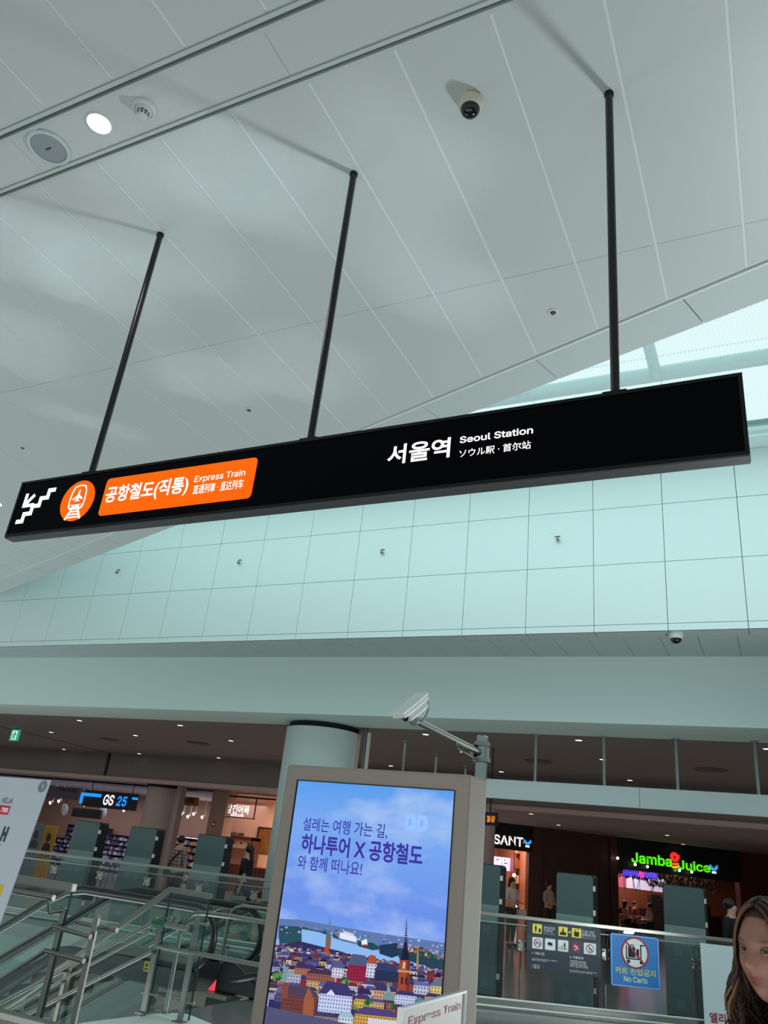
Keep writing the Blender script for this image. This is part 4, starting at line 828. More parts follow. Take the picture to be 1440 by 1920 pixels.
# low steel barrier rail in the left corner, closest to the camera
q0, q1 = hitz(0, 1893, .86), hitz(112, 1921, .86); u_ = (q1-q0); F = Fr((q0.x, q0.y, 0), (u_.x, u_.y, 0)); Ln = math.hypot(u_.x, u_.y)
t = thing('guard_rail', 'brushed steel barrier rail in the bottom left corner, in front of the stairs', 'guard rail', F.pt(0, 0))
b = B(); b.fbox(F, -.9, Ln+.25, .80, .86, -.035, .035); b.build('flat_rail', M_STEELD, t, bevel=.008)
b = B(); b.fbox(F, -.9, Ln+.25, .84, .862, .036, .05); b.build('edge_strip', M_STEEL, t)
b = B(); b.fbox(F, -.9, Ln+.2, .1, .80, -.006, .006); b.build('glass_pane', M_GLASSG, t)
for a in (-.8, Ln+.15): b = B(); b.fbox(F, a-.025, a+.025, 0, .80, -.03, -.01); b.build('post', M_STEEL, t)
p = hitz(215, 1918, 0); 
p = FX(8.8).hit(275, 1812); F = FX(8.8); t = thing('caution_sticker', 'small yellow caution sticker on the glass of the nearer escalator', 'sticker', F.pt(*p))
b = B(); b.fpoly(F, rrect(p[0]-.04, p[1]-.055, p[0]+.04, p[1]+.055, .006), 0, .004); b.build('sticker_sheet', mat('sticker_yellow', (190, 172, 50), .6), t)
b = B(); b.fpoly(F, circ(p[0], p[1]+.015, .018, 14), .004, .005); b.fbox(F, p[0]-.025, p[0]+.025, p[1]-.035, p[1]-.02, .004, .005); b.build('drawing', M_INK, t)

# ------------------------------------------------------------------ hall ceiling fittings
rows = {'front': [(149, 1351), (338, 1360), (798, 1377), (1085, 1388), (1438, 1404)], 'second': [(96, 1373), (254, 1379), (433, 1389), (868, 1410), (1130, 1424)], 'back': [(120, 1405), (261, 1413), (410, 1421), (733, 1436), (940, 1447), (1181, 1463)]}
ordn = ['leftmost', 'second from the left', 'third from the left', 'fourth from the left', 'fifth from the left', 'rightmost']
for rn, L_ in rows.items():
    for i, q in enumerate(L_):
        o_ = 'rightmost' if i == len(L_)-1 else ordn[i]
        downlight('downlight', hitz(*q, ZH), .085, 'small lit downlight in the dark hall ceiling, %s in the %s row' % (o_, rn), 'downlights in the hall ceiling')
for i, q in enumerate(((996, 1526), (1047, 1547), (1098, 1566))): downlight('downlight', hitz(*q, 3.42), .09, 'lit downlight in the lower ceiling below the hanging band, %s of the left file' % ('nearest', 'middle', 'farthest')[i], 'downlights before the shops')
for i, q in enumerate(((1251, 1566), (1281, 1583), (1299, 1595))): downlight('downlight', hitz(*q, 3.42), .09, 'lit downlight above the green juice sign, %s of the right file' % ('nearest', 'middle', 'farthest')[i], 'downlights before the shops')
for q, lb in (((175, 1472), 'lit downlight in the lower ceiling above the store sign'), ((418, 1491), 'lit downlight in the lower ceiling above the white fish cake sign')): downlight('downlight', hitz(*q, 3.42), .10, lb, 'downlights before the shops')
for q, lb in (((205, 1386), 'flat round air diffuser at the left of the dark hall ceiling'), ((372, 1393), 'flat round air diffuser left of the round column'), ((1010, 1427), 'flat round air diffuser behind the first hanger rod'), ((1332, 1443), 'flat round air diffuser between the third and fourth hanger rod')):
    p = hitz(*q, ZH)-Vector((0, 0, .004)); t = thing('air_diffuser', lb, 'air vent', p, 'air diffusers in the hall ceiling')
    b = B(); b.lathe(p, (0, 0, -1), [(.36, 0), (.36, .01), (.30, .02), (.30, .008), (.22, .008), (.22, .03), (0, .03)], 32); b.build('diffuser_disc', mat('diffuser_dark', (96, 90, 88), .7), t)
# exit sign
F = FX(18.0); r = quad_rect(F, (22, 1367), (37, 1369), (32, 1390), (17, 1388), 0); t = thing('exit_sign', 'small green lit exit sign with running figure under the hall ceiling at the far left', 'sign', F.pt((r[0]+r[1])/2, r[2]))
b = B(); b.fbox(F, r[0], r[1], r[2], r[3], -.05, 0); b.build('sign_box', mat('exit_green', (20, 150, 120), .5, emit=.75), t); S = Sub(F, r, 0)
b = B(); S.rect(b, .2, .1, .8, .9, 0, 0, .004); b.build('white_field', mat('exit_white', (200, 236, 230), .5, emit=.8), t)
b = B(); a, c = S.p(.55, .74); b.fpoly(F, circ(a, c, S.w*.09, 12), .004, .008)
for l_ in (((.52, .66), (.46, .42), (.62, .3), (.55, .14)), ((.46, .42), (.36, .26), (.24, .2)), ((.5, .6), (.68, .52), (.74, .58)), ((.5, .6), (.34, .54), (.3, .44))): stroke(b, F, [S.p(*q) for q in l_], S.w*.09, .004, .008)
b.build('running_figure', mat('exit_figure', (20, 130, 104), .5, emit=.5), t)
b = B(); b.tube([F.pt((r[0]+r[1])/2, r[3], -.025), F.pt((r[0]+r[1])/2, ZH, -.025)], .012, 8); b.build('hanger', M_BLACK, t)
# hanging pale band with rods
YB = 15.9; FB = FX(YB)
bz1 = (FB.hit(913, 1459)[1]+FB.hit(1440, 1492)[1])/2; bz0 = (FB.hit(913, 1494)[1]+FB.hit(1440, 1533)[1])/2; xc = hitz(785, 1400, ZH).x; xj = FB.hit(1199, 1485)[0]
t = thing('hanging_band', 'long pale panel band hanging on thin rods below the dark hall ceiling', 'hanging panel', (-2, YB, bz0))
MB_ = mat('band_pale', (228, 240, 240), .45, var=.03, vscale=.8)
for xa, xb in ((xc, xj-.004), (xj+.004, 5)):
    b = B(); b.box((xa, YB, bz0), (xb, YB+.1, bz1)); b.build('band_panel', MB_, t)
b = B(); b.box((xc, YB+.1, bz0), (xc+.1, 22.9, bz1)); b.build('side_band', MB_, t)
for q in ((1004, 1371), (1131, 1375), (1266, 1381), (1414, 1388)):
    x = FB.hit(q[0], q[1]+2)[0]; b = B(); b.tube([(x, YB+.05, bz1), (x, YB+.05, ZH-.01)], .028, 12); b.lathe((x, YB+.05, ZH), (0, 0, -1), [(.075, 0), (.075, .02), (.03, .03)], 16); b.build('rod', mat('rod_grey', (150, 168, 168), .4, .6), t)
for y in (17.4, 19.4, 21.6):
    b = B(); b.tube([(xc+.05, y, bz1), (xc+.05, y, ZH-.01)], .028, 10); b.lathe((xc+.05, y, ZH), (0, 0, -1), [(.075, 0), (.075, .02), (.03, .03)], 14); b.build('rod', mat('rod_grey', (0, 0, 0)), t)
# rain pipe by the column
p = hitd(683, 1400, 17.9); t = thing('column_pipe', 'thin dark pipe with white strip beside the round column', 'pipe', (p.x, p.y, 0))
b = B(); b.tube([(p.x, p.y, 0), (p.x, p.y, ZH)], .035, 10); b.build('pipe', M_STEELD, t)
b = B(); b.box((p.x+.05, p.y, 0), (p.x+.12, p.y+.04, ZH-.1)); b.build('white_strip', M_WHITEP, t)

# ------------------------------------------------------------------ shops on the left
def box_on(F, px0, py0, px1, py1, d0, d1, b):
    a, c = F.hit(px0, py0); a2, c2 = F.hit(px1, py1); b.fbox(F, min(a, a2), max(a, a2), min(c, c2), max(c, c2), d0, d1); return (a+a2)/2, min(c, c2)
# partition walls and interiors (setting)
YS0, YSB = 25.0, 30.5; FSH = FX(YS0); FBK = FX(YSB)
xl0 = -44; xm = FSH.hit(397, 1540)[0]; xr0 = FSH.hit(560, 1540)[0]
b = B(); b.box((xl0, YSB, 0), (xm, YSB+.2, 3.42)); struct(b, 'wall_store', M_BEIGE, 'beige back wall of the convenience store')
b = B(); b.box((xl0, YS0+.1, 3.30), (xm, YSB, 3.36)); struct(b, 'ceiling_store', mat('store_ceiling', (190, 186, 200), .7), 'pale ceiling of the convenience store')
pa = FSH.hit(394, 1560)[0]; pb_ = FSH.hit(424, 1560)[0]
b = B(); b.box((pa, YS0-.25, 0), (pb_, YS0+.3, 3.42)); x28 = FX(28.5).hit(408, 1560)[0]; b.prism([(pa+.3, YS0+.3, 0), (pa+.45, YS0+.3, 0), (x28+.15, 28.6, 0), (x28, 28.6, 0)], (0, 0, 3.42)); struct(b, 'wall_pier', mat('pier_brown', (150, 112, 98), .6), 'brown pier between the store and the fish cake shop')
b = B(); b.box((x28+.1, 28.5, 0), (xr0+3, 28.7, 3.42)); b.box((x28+.1, YS0+.3, 3.36), (xr0+3, 28.5, 3.40)); struct(b, 'wall_fishcake', M_PEACH, 'warm peach back wall of the fish cake shop')
b = B(); b.box((xr0+3, YS0-.3, 0), (-9.6, YS0, 3.42)); struct(b, 'wall_middle', mat('middle_wall', (120, 108, 104), .7), 'wall behind the round column')
cx, cy = hitd(303, 1560, 30.4).x, hitd(303, 1560, 30.4).y
cx, cy = -20.75, 24.2
b = B(); b.lathe((cx, cy, 0), (0, 0, 1), [(.62, 0), (.62, 3.28)], 36); b.cur = 1; b.lathe((cx, cy, 0), (0, 0, 1), [(.66, 3.28), (.66, 3.42)], 36); b.cur = 0
b.box((cx+.58, cy-.1, 0), (cx+.86, cy+.2, 3.42)); b.cur = 1; b.box((cx-.74, cy+.0, 0), (cx-.68, cy+.1, 3.42)); struct(b, 'column_shop', [M_COLB, M_BLACK], 'beige round column before the shops')
area('store_light', (-25, 27.5, 3.2), (-25, 27.5, 0), 12, 4, 190, (.84, .84, 1.0)); area('fishcake_light', (-15.6, 27.0, 3.25), (-15.6, 27.6, 0), 4, 1.6, 300, (1, .80, .64))
# header sign of the store
FG2 = FX(YS0-.4)
r = quad_rect(FG2, (150, 1487), (258, 1495), (255, 1523), (148, 1513), 0)
t = thing('store_sign', 'lit convenience store sign with white and blue lettering on a dark panel', 'sign', FG2.pt((r[0]+r[1])/2, r[2]))
a0, c0 = FG2.hit(152, 1512); a1, c1 = FG2.hit(256, 1498); b = B(); b.fbox(FG2, a0, a1, c0+.02, c1+.18, -.12, -.02); b.build('dark_panel', M_INK, t)
M_NBLUE = mat('neon_blue', (30, 150, 255), .5, emit=.95)
b = B(); A_ = FG2.hit(151, 1506); B_ = FG2.hit(155, 1490); C_ = FG2.hit(190, 1491); c_ = (B_[1]+C_[1])/2; stroke(b, FG2, [A_, (A_[0], c_), (C_[0], c_)], .12, -.01, .03); b.build('blue_bracket', M_NBLUE, t)
b = B(); box_on(FG2, 249, 1495, 258, 1500, -.01, .03, b); b.build('blue_bracket', M_NBLUE, t)
textq('GS', FG2, ((192, 1509), (216, 1491)), M_LITW, t, d=.01, bold=.02, ext=.04, shear=.12); textq('25', FG2, ((217, 1511), (240, 1494)), M_NBLUE, t, d=.01, bold=.02, ext=.04, shear=.12)
for x_ in (a0+.3, a1-.3): b = B(); b.tube([FG2.pt(x_, c1+.1, -.06), FG2.pt(x_, 3.42, -.06)], .015, 8); b.build('hanger', M_BLACK, t)
F2 = FX(YS0-.1); t = thing('store_header', 'dim grey header board with dark lettering at the left end of the store', 'sign', F2.pt(F2.hit(120, 1490)[0], 3.0))
b = B(); box_on(F2, 60, 1470, 146, 1500, -.1, 0, b); b.build('header_board', mat('header_grey', (92, 84, 100), .6), t); textq('지에스리테일', F2, ((109, 1483), (145, 1479)), M_INK, t, d=.003, bold=.03, ext=.001)
F3 = FX(YS0+.8); t = thing('video_header', 'dark board above the store entrance, between the two round mirrors', 'sign', F3.pt(F3.hit(160, 1530)[0], 2.2))
b = B(); box_on(F3, 137, 1514, 186, 1536, -.1, 0, b); b.build('board', mat('board_brownblack', (36, 24, 24), .5), t)
for q, lb in (((121, 1518), 'white oval security mirror at the left of the store'), ((194, 1522), 'white oval security mirror below the lit store sign')):
    p = hitd(*q, 37); t = thing('security_mirror', lb, 'mirror', p); b = B(); b.ell(p, .16, .1, .24, rot=Matrix.Rotation(R(-20), 3, 'Y')); b.build('mirror_shell', mat('mirror_shell', (210, 208, 220), .25), t); b = B(); b.tube([p+Vector((0, 0, .2)), p+Vector((0, 0, .65))], .012, 6); b.build('bracket', M_BLACK, t)
for i, q in enumerate(((94, 1505), (110, 1502), (158, 1509), (177, 1508), (193, 1514), (232, 1519), (340, 1526), (352, 1531), (363, 1526), (379, 1532))):
    p = hitd(*q, 38); lb = 'bright spotlight in the store ceiling, %s of ten' % (ordn[:5]+['sixth from the left', 'seventh from the left', 'eighth from the left', 'ninth from the left', 'rightmost'])[i]
    t = thing('track_spotlight', lb, 'spotlight', p, 'spotlights in the store'); b = B(); b.tube([p+Vector((.05, .1, .08)), p+Vector((0, .02, 0))], .055, 10); b.build('lamp_body', M_WHITEP, t)
    b = B(); b.lathe(p+Vector((0, .01, -.005)), (-.4, -.9, -.4), [(.062, 0), (.062, .03), (0, .035)], 12); b.build('lamp_glow', M_HLAMP, t); b = B(); b.tube([p+Vector((.05, .1, .08)), (p.x+.05, p.y+.1, max(3.30, p.z+.1))], .01, 6); b.build('stem', M_WHITEP, t)
F4 = FX(YS0+.2); t = thing('yellow_banner', 'yellow hanging banner with dark letters right of the beige shop column', 'banner', F4.pt(F4.hit(350, 1502)[0], 2.8))
b = B(); r = quad_rect(F4, (336, 1492), (373, 1496), (371, 1512), (334, 1508), 0); b.fbox(F4, r[0], r[1], r[2], r[3], -.02, 0); b.build('banner_sheet', mat('banner_yellow', (166, 120, 34), .6), t); textq('A IDK', F4, ((344, 1504), (366, 1497)), M_INK, t, d=.003, bold=.03, ext=.001)
# shelves with goods
def goods_shelf(F, px0, py0, px1, py1, n, label, pal, lit=False):
    a, c = F.hit(px0, py0); a2, c2 = F.hit(px1, py1); a, a2 = min(a, a2), max(a, a2); top = max(c, c2)
    t = thing('goods_shelf', label, 'shelf', F.pt((a+a2)/2, 0, -.2))
    b = B(); b.fbox(F, a, a2, 0, top, -.5, -.46); b.fbox(F, a, a+.04, 0, top, -.46, 0); b.fbox(F, a2-.04, a2, 0, top, -.46, 0)
    for k in range(n+1): z = .1+(top-.12)*k/n; b.fbox(F, a, a2, z-.02, z, -.46, 0)
    b.build('shelf_frame', mat('shelf_dark', (46, 44, 52), .5), t)
    rn = random.Random(int(px0)); g = B()
    for k in range(n):
        z = .1+(top-.12)*k/n; x = a+.05; hh = (top-.12)/n
        while x < a2-.1:
            w_ = rn.uniform(.07, .14); g.cur = rn.randrange(len(pal)); h_ = hh*rn.uniform(.45, .8); g.fbox(F, x, x+w_*.88, z, z+h_, -.4, -.06); x += w_
    o = g.build('goods', pal, t); o['kind'] = 'stuff'; o['label'] = 'assorted packaged goods'
    if lit: b = B(); b.fbox(F, a+.05, a2-.05, top-.03, top-.01, -.3, -.02); b.build('light_strip', M_HLAMP, t)
PALV = [mat('goods_%d' % i, c, .5) for i, c in enumerate(((190, 184, 214), (90, 84, 130), (150, 146, 186), (60, 56, 96), (214, 206, 230), (120, 70, 84), (44, 44, 70)))]
PALW = [mat('goods_w%d' % i, c, .5) for i, c in enumerate(((226, 186, 150), (190, 130, 110), (240, 220, 206), (120, 70, 62), (96, 100, 150), (210, 150, 60)))]
goods_shelf(FX(28.7), 98, 1568, 128, 1650, 6, 'shelf of pale packaged goods at the left of the store, behind the banners', PALV)
goods_shelf(FX(28.6), 178, 1560, 236, 1660, 7, 'tall dark shelf of goods between the first and second gate panel', PALV)
goods_shelf(FX(29.8), 128, 1545, 176, 1650, 7, 'long goods shelf at the back of the store, behind the first gate panel', PALV)
goods_shelf(FX(28.8), 315, 1566, 394, 1665, 6, 'lit shelf of snacks in front of the person in plaid', PALW, True)
# roll-up banners of the store
for (x0_, x1_, y0_, y1_, cm, lb, tx) in ((62, 86, 1540, 1640, (96, 104, 110), 'grey roll-up banner at the left of the store', '지금 여기'), (84, 110, 1546, 1645, (206, 148, 36), 'yellow roll-up banner with portrait at the left of the store', '간편 결제')):
    F = FX(17.0 if x0_ < 70 else 17.4); a, c = F.hit(x0_, y0_); a2, _ = F.hit(x1_, y0_+3)
    t = thing('roll_up_banner', lb, 'banner', F.pt((a+a2)/2, 0)); b = B(); b.fbox(F, a, a2, .05, c, -.01, 0); b.build('banner_sheet', mat('banner_%d' % x0_, cm, .6), t)
    b = B(); b.fbox(F, a-.02, a2+.02, 0, .05, -.12, .1); b.build('banner_foot', M_STEELD, t)
    b = B(); m_ = (a+a2)/2; b.fpoly(F, circ(m_, c-.32, .085, 18, .11), 0, .002); b.fpoly(F, [(m_-.17, c-.66), (m_+.17, c-.66), (m_+.12, c-.5), (m_, c-.44), (m_-.12, c-.5)], 0, .002); b.build('portrait', mat('portrait_dark', (60, 46, 44), .6), t)
    text(tx, F, a+.06, c-.85, (a2-a)-.12, .14, M_INK, t, d=.002, bold=.03, ext=.0005)
# fish cake shop
FF5 = FX(YS0-.1); t = thing('fish_cake_sign', 'white lit lettering sign hanging in a black frame before the peach shop wall', 'sign', FF5.pt(FF5.hit(446, 1520)[0], 2.7))
a0, c0 = FF5.hit(414, 1530); a1, c1 = FF5.hit(478, 1534); z0_ = (c0+c1)/2; a2, c2 = FF5.hit(422, 1503)
b = B(); b.fbox(FF5, a0, a1, z0_-.03, z0_, -.03, .03); b.fbox(FF5, a0, FF5.hit(516, 1506)[0], 3.22, 3.28, -.05, .05); b.fbox(FF5, a1-.06, a1-.03, z0_, 3.22, -.02, .02); b.build('black_frame', M_INK, t)
b = B(); b.fbox(FF5, FF5.hit(423, 1507)[0]-.05, FF5.hit(423, 1507)[0]+.03, 0, 3.3, -.06, .02); b.build('black_post', M_INK, t)
textq('삼진어묵', FF5, ((423, 1524), (469, 1511)), M_LITW, t, d=.0, bold=.035, ext=.03); textq('SINCE 1953', FF5, ((432, 1530), (457, 1527)), M_LITW, t, d=.0, bold=.04, ext=.02)
FP = FX(28.5); t = thing('wall_lettering', 'small black lettering mounted on the peach wall', 'lettering', FP.pt(FP.hit(445, 1566)[0], 1.9)); textq('베이커리 | 수제어묵', FP, ((430, 1567), (458, 1562)), M_INK, t, d=.01, bold=.05, ext=.01)
FC = FX(26.4); t = thing('shop_counter', 'dark wooden counter of the fish cake shop', 'counter', FC.pt(FC.hit(450, 1660)[0], 0))
a0 = pb_+.1; a1 = FC.hit(530, 1650)[0]; b = B(); b.fbox(FC, a0, a1, 0, .92, -.6, 0)
for k in range(10): b.fbox(FC, a0+(a1-a0)*k/10+.02, a0+(a1-a0)*(k+1)/10-.02, .06, .86, 0, .02)
b.build('counter_body', M_WOOD, t); b = B(); b.fbox(FC, a0, a1, .92, .97, -.65, .05); b.build('counter_top', M_WOODR, t)
FK2 = FX(27.9); t = thing('kitchen_hatch', 'brown framed kitchen hatch with a pale valance behind the counter', 'kitchen hatch', FK2.pt(FK2.hit(445, 1600)[0], 0))
r = quad_rect(FK2, (416, 1566), (478, 1571), (470, 1632), (408, 1627), 0)
b = B(); b.fbox(FK2, r[0], r[1], r[3]-.1, r[3]+.02, -.4, .1); b.fbox(FK2, r[0], r[0]+.1, 0, r[3], -.4, .1); b.fbox(FK2, r[1]-.1, r[1], 0, r[3], -.4, .1); b.fbox(FK2, r[0], r[1], 0, .95, -.4, 0); b.build('hatch_frame', M_WOOD, t)
b = B(); b.fbox(FK2, r[0]+.1, r[1]-.1, .95, r[3]-.1, -.4, -.36); b.build('back_panel', mat('hatch_panel', (226, 190, 170), .5), t)
b = B(); n_ = 4
for k in range(n_): w_ = (r[1]-r[0]-.2)/n_; b.fbox(FK2, r[0]+.1+w_*k+.01, r[0]+.1+w_*(k+1)-.01, r[3]-.42, r[3]-.1, .0, .015); 
vo = b.build('valance', mat('valance_cloth', (196, 172, 152), .8), t); b = B()
for k in range(n_): b = B(); b.fbox(FK2, r[0]+.1+w_*(k+.35), r[0]+.1+w_*(k+.65), r[3]-.26, r[3]-.2, .016, .018); b.build('valance_print', M_INK, vo)
FPH = FX(28.45); t = thing('picture_panel', 'brown and gold food picture panel on the peach wall by the column', 'picture', FPH.pt(FPH.hit(496, 1580)[0], 1.2)); pmx = mat('food_picture', (132, 84, 40), .5, var=.9, vscale=5)
b = B(); r = quad_rect(FPH, (484, 1551), (512, 1554), (506, 1602), (480, 1598), 0); b.fbox(FPH, r[0], r[1]+.6, r[2], r[3], -.03, 0); b.build('picture_sheet', pmx, t); b = B(); stroke(b, FPH, [(r[0], r[2]), (r[0], r[3]), (r[1]+.6, r[3])], .05, 0, .02); b.build('picture_frame', M_INK, t)
FE = FX(YS0-.26); t = thing('fire_sign', 'small red fire sign on the brown pier', 'sign', FE.pt(FE.hit(402, 1545)[0], 1.9)); b = B(); r = quad_rect(FE, (399, 1540), (404, 1540), (403, 1550), (398, 1550), 0); b.fbox(FE, r[0], r[1], r[2], r[3], -.01, .01); b.build('sign_plate', mat('fire_red', (150, 40, 40), .5), t); b = B(); S = Sub(FE, r, .01); S.rect(b, .2, .3, .8, .6, 0, .01, .014); b.build('pale_field', M_WHT, t)

# ------------------------------------------------------------------ shops on the right
A_ = Vector((-9.9, 30.2, 0)); th = R(36); FRS = Fr(A_, (math.cos(th), math.sin(th), 0))
def sx(px, py): return FRS.hit(px, py)[0]
s_sant1 = sx(990, 1600); s_j0 = sx(1157, 1640); s_j1 = sx(1386, 1650); s_sl1 = sx(1432, 1660)
TOPZ = 3.42
b = B(); s_w0 = sx(1012, 1640); b.fbox(FRS, s_w0, s_j0-.3, 0, TOPZ, -.3, 0); b.fbox(FRS, s_sant1, s_w0, 0, TOPZ, -.2, .12)
for k in range(7): b.fbox(FRS, s_w0+.15+(s_j0-s_w0)*k/7, s_w0+(s_j0-s_w0)*(k+1)/7-.15, .3, 2.4, 0, .03)
b.fbox(FRS, s_j0-.3, s_j0, 0, TOPZ, -.5, .1); struct(b, 'wall_wood', M_WOOD, 'dark wooden shop wall between the bakery and the juice bar')
b = B(); b.fbox(FRS, -4, 24, 0, TOPZ, -5.2, -5); b.fbox(FRS, s_j0-.3, s_j0-.1, 0, TOPZ, -5, -.5); b.fbox(FRS, s_w0, s_w0+.2, 0, TOPZ, -5, -.3); struct(b, 'wall_shops_back', mat('shop_back_wood', (150, 92, 66), .6, var=.15), 'warm wooden back wall inside the right shops')
b = B(); b.fbox(FRS, s_j1, s_sl1+6, 0, TOPZ, -.3, 0)
for k in range(60): z = .1+k*.055; b.fbox(FRS, s_j1+.1, s_sl1+6, z, z+.026, 0, .03)
struct(b, 'wall_slats', M_WOODR, 'red brown slatted wall right of the juice bar')
FB1 = Fr(FRS.pt(0, 0, .12), FRS.u)
t = thing('bakery_sign', 'black sign box with white serif letters beside the right edge of the kiosk', 'sign', FB1.pt(FB1.hit(950, 1575)[0], 2.6))
a0, c0 = FB1.hit(915, 1590); a1, c1 = FB1.hit(999, 1563); b = B(); b.fbox(FB1, a0-1.4, a1, FB1.hit(930, 1590)[1], TOPZ, -.3, 0); b.build('sign_box', M_INK, t)
textq('SANT', FB1, ((925, 1582), (981, 1570.5)), M_LITW, t, d=.01, bold=.02, ext=.03)
M_BFLY = mat('butterfly_blue', (60, 160, 240), .5, emit=.9)
def butterfly(F, px, py, s, t):
    a, c = F.hit(px, py); b = B()
    for q in (-1, 1): b.fpoly(F, [(a, c), (a+q*.5*s, c+.45*s), (a+q*.6*s, c+.1*s), (a+q*.35*s, c-.2*s), (a, c-.3*s)], .005, .02)
    b.build('blue_butterfly', M_BFLY, t); b = B(); b.fbox(F, a-.3*s, a+.3*s, c-.62*s, c-.36*s, .005, .02); b.build('white_mark', M_LITW, t)
butterfly(FB1, 989, 1580, .26, t); b = B(); a, c = FB1.hit(981, 1580); b.fpoly(FB1, circ(a, c, .03, 10), .01, .03); b.build('red_dot', mat('red_dot', (230, 60, 50), .5, emit=.8), t)
FI2 = Fr(FRS.pt(0, 0, -2.6), FRS.u)
t = thing('menu_screen', 'pale violet lit menu screen inside the bakery', 'menu board', FI2.pt(FI2.hit(940, 1620)[0], 1.9)); M_MENU = mat('menu_violet', (176, 176, 250), .5, emit=.85)
r = quad_rect(FI2, (912, 1604), (957, 1609), (957, 1633), (912, 1629), 0)
for k in range(3): b = B(); w_ = (r[1]-r[0])/3; b.fbox(FI2, r[0]+w_*k+.01, r[0]+w_*(k+1)-.01, r[2], r[3], -.06, 0); p_ = b.build('menu_panel', M_MENU, t)
b = B()
for k in range(3):
    for j in range(4): b.fbox(FI2, r[0]+w_*(k+.2), r[0]+w_*(k+.2+.5*((j*7+k*3) % 5)/5+.1), r[3]-.12-.11*j, r[3]-.08-.11*j, 0, .004)
b.build('menu_lines', mat('menu_ink', (70, 70, 140), .5), t)
t = thing('display_shelf', 'tall lit wooden shelf of packages inside the bakery', 'shelf', FI2.pt(FI2.hit(972, 1650)[0], 0, .3))
a0 = FI2.hit(957, 1640)[0]; a1 = FI2.hit(992, 1640)[0]; b = B(); zs = [.3, .85, 1.4, 1.95, 2.5, 3.0]
for z in zs: b.fbox(FI2, a0, a1, z-.03, z, 0, .4)
for k in range(4): x = a0+(a1-a0)*k/3; b.fbox(FI2, x-.025, x+.025, 0, 3.1, 0, .4)
b.build('shelf_frame', M_WOODR, t); g = B(); rn = random.Random(3); PALB = [mat('bake_%d' % i, c, .5) for i, c in enumerate(((236, 190, 130), (200, 120, 60), (240, 214, 180), (150, 84, 50), (226, 170, 90)))]
for z in zs[:-1]:
    x = a0+.05
    while x < a1-.2: w_ = rn.uniform(.1, .2); g.cur = rn.randrange(5); g.fbox(FI2, x, x+w_*.85, z, z+rn.uniform(.2, .4), .05, .3); x += w_
o = g.build('goods', PALB, t); o['kind'] = 'stuff'; o['label'] = 'assorted packages'
for i, q in enumerate(((940, 1638), (964, 1641), (966, 1700))):
    p = FI2.pt(*FI2.hit(*q, .6), .6); tt = thing('pendant_lamp', 'small warm lamp in the bakery, ' + ('left one under the menu screen', 'upper one before the shelf', 'lower one over the counter')[i], 'lamp', p); b = B(); b.ell(p, .07, .07, .07, 10, 6); b.build('glass_bulb', M_HLAMP, tt); b = B(); b.tube([p+Vector((0, 0, .06)), (p.x, p.y, TOPZ)], .008, 6); b.build('cord', M_BLACK, tt)
l_ = FRS.pt(sx(950, 1640), 3.2, -2.2); area('bakery_light', l_, l_-Vector((0, 0, 3)), 4, 1.5, 260, (1, .70, .50))
# juice bar
FJ = Fr(FRS.pt(0, 0, .14), FRS.u)
t = thing('juice_bar_sign', 'black fascia with bright green script lettering and a red swirl', 'sign', FJ.pt((s_j0+s_j1)/2, 2.4))
zj = FJ.hit(1270, 1645)[1]; b = B(); b.fbox(FJ, s_j0, s_j1, FJ.hit(1200, 1633)[1], TOPZ, -.25, 0); b.build('fascia', M_INK, t)
M_GRN = mat('neon_green', (88, 250, 20), .5, emit=.95)
textq('Jamba', FJ, ((1184, 1617), (1259, 1606.5)), M_GRN, t, d=.01, bold=.022, ext=.03); textq('Juice', FJ, ((1271, 1629.5), (1332, 1619)), M_GRN, t, d=.01, bold=.022, ext=.03)
a, c = FJ.hit(1264, 1606); sc = .19; b = B(); pts = [(a+sc*(.2+.8*k/26)*math.cos(k*.5), c+sc*(.2+.8*k/26)*math.sin(k*.5)) for k in range(27)]; stroke(b, FJ, pts, .055, .01, .04); b.build('red_swirl', mat('neon_red', (255, 50, 40), .5, emit=.95), t)
for k, cl in enumerate(((255, 120, 20), (255, 190, 20), (40, 150, 40))):
    b = B(); z = c-.24-.11*k; w_ = .17-.05*k; b.fpoly(FJ, [(a-w_, z), (a+w_, z+.03), (a+w_*.9, z-.05), (a-w_*.8, z-.07)], .01, .04); b.build('swirl_stripe', mat('swirl_%d' % k, cl, .5, emit=.9), t)
butterfly(FJ, 1338, 1628, .30, t)
FJ2 = Fr(FRS.pt(0, 0, -3.4), FRS.u)
t = thing('neon_script', 'blue and pink neon script under the green juice sign', 'neon sign', FRS.pt(sx(1200, 1640), 1.9, -.6)); FJ3 = Fr(FRS.pt(0, 0, -.5), FRS.u); rn = random.Random(11)
for (x0_, x1_, cl, nm) in ((1168, 1196, (96, 70, 250), 'blue_neon'), (1198, 1206, (250, 70, 170), 'pink_neon'), (1208, 1232, (110, 80, 255), 'blue_neon')):
    b = B(); a, c = FJ3.hit(x0_, 1636+(x0_-1168)*.1); a2, _ = FJ3.hit(x1_, 1640); n_ = 14 if x1_-x0_ > 10 else 5; b.tube([FJ3.pt(a+(a2-a)*k/n_, c+(.13 if k % 2 else -.13)*rn.uniform(.5, 1), 0) for k in range(n_+1)], .035, 8); b.build(nm, mat(nm+'_glow', cl, .5, emit=.9), t)
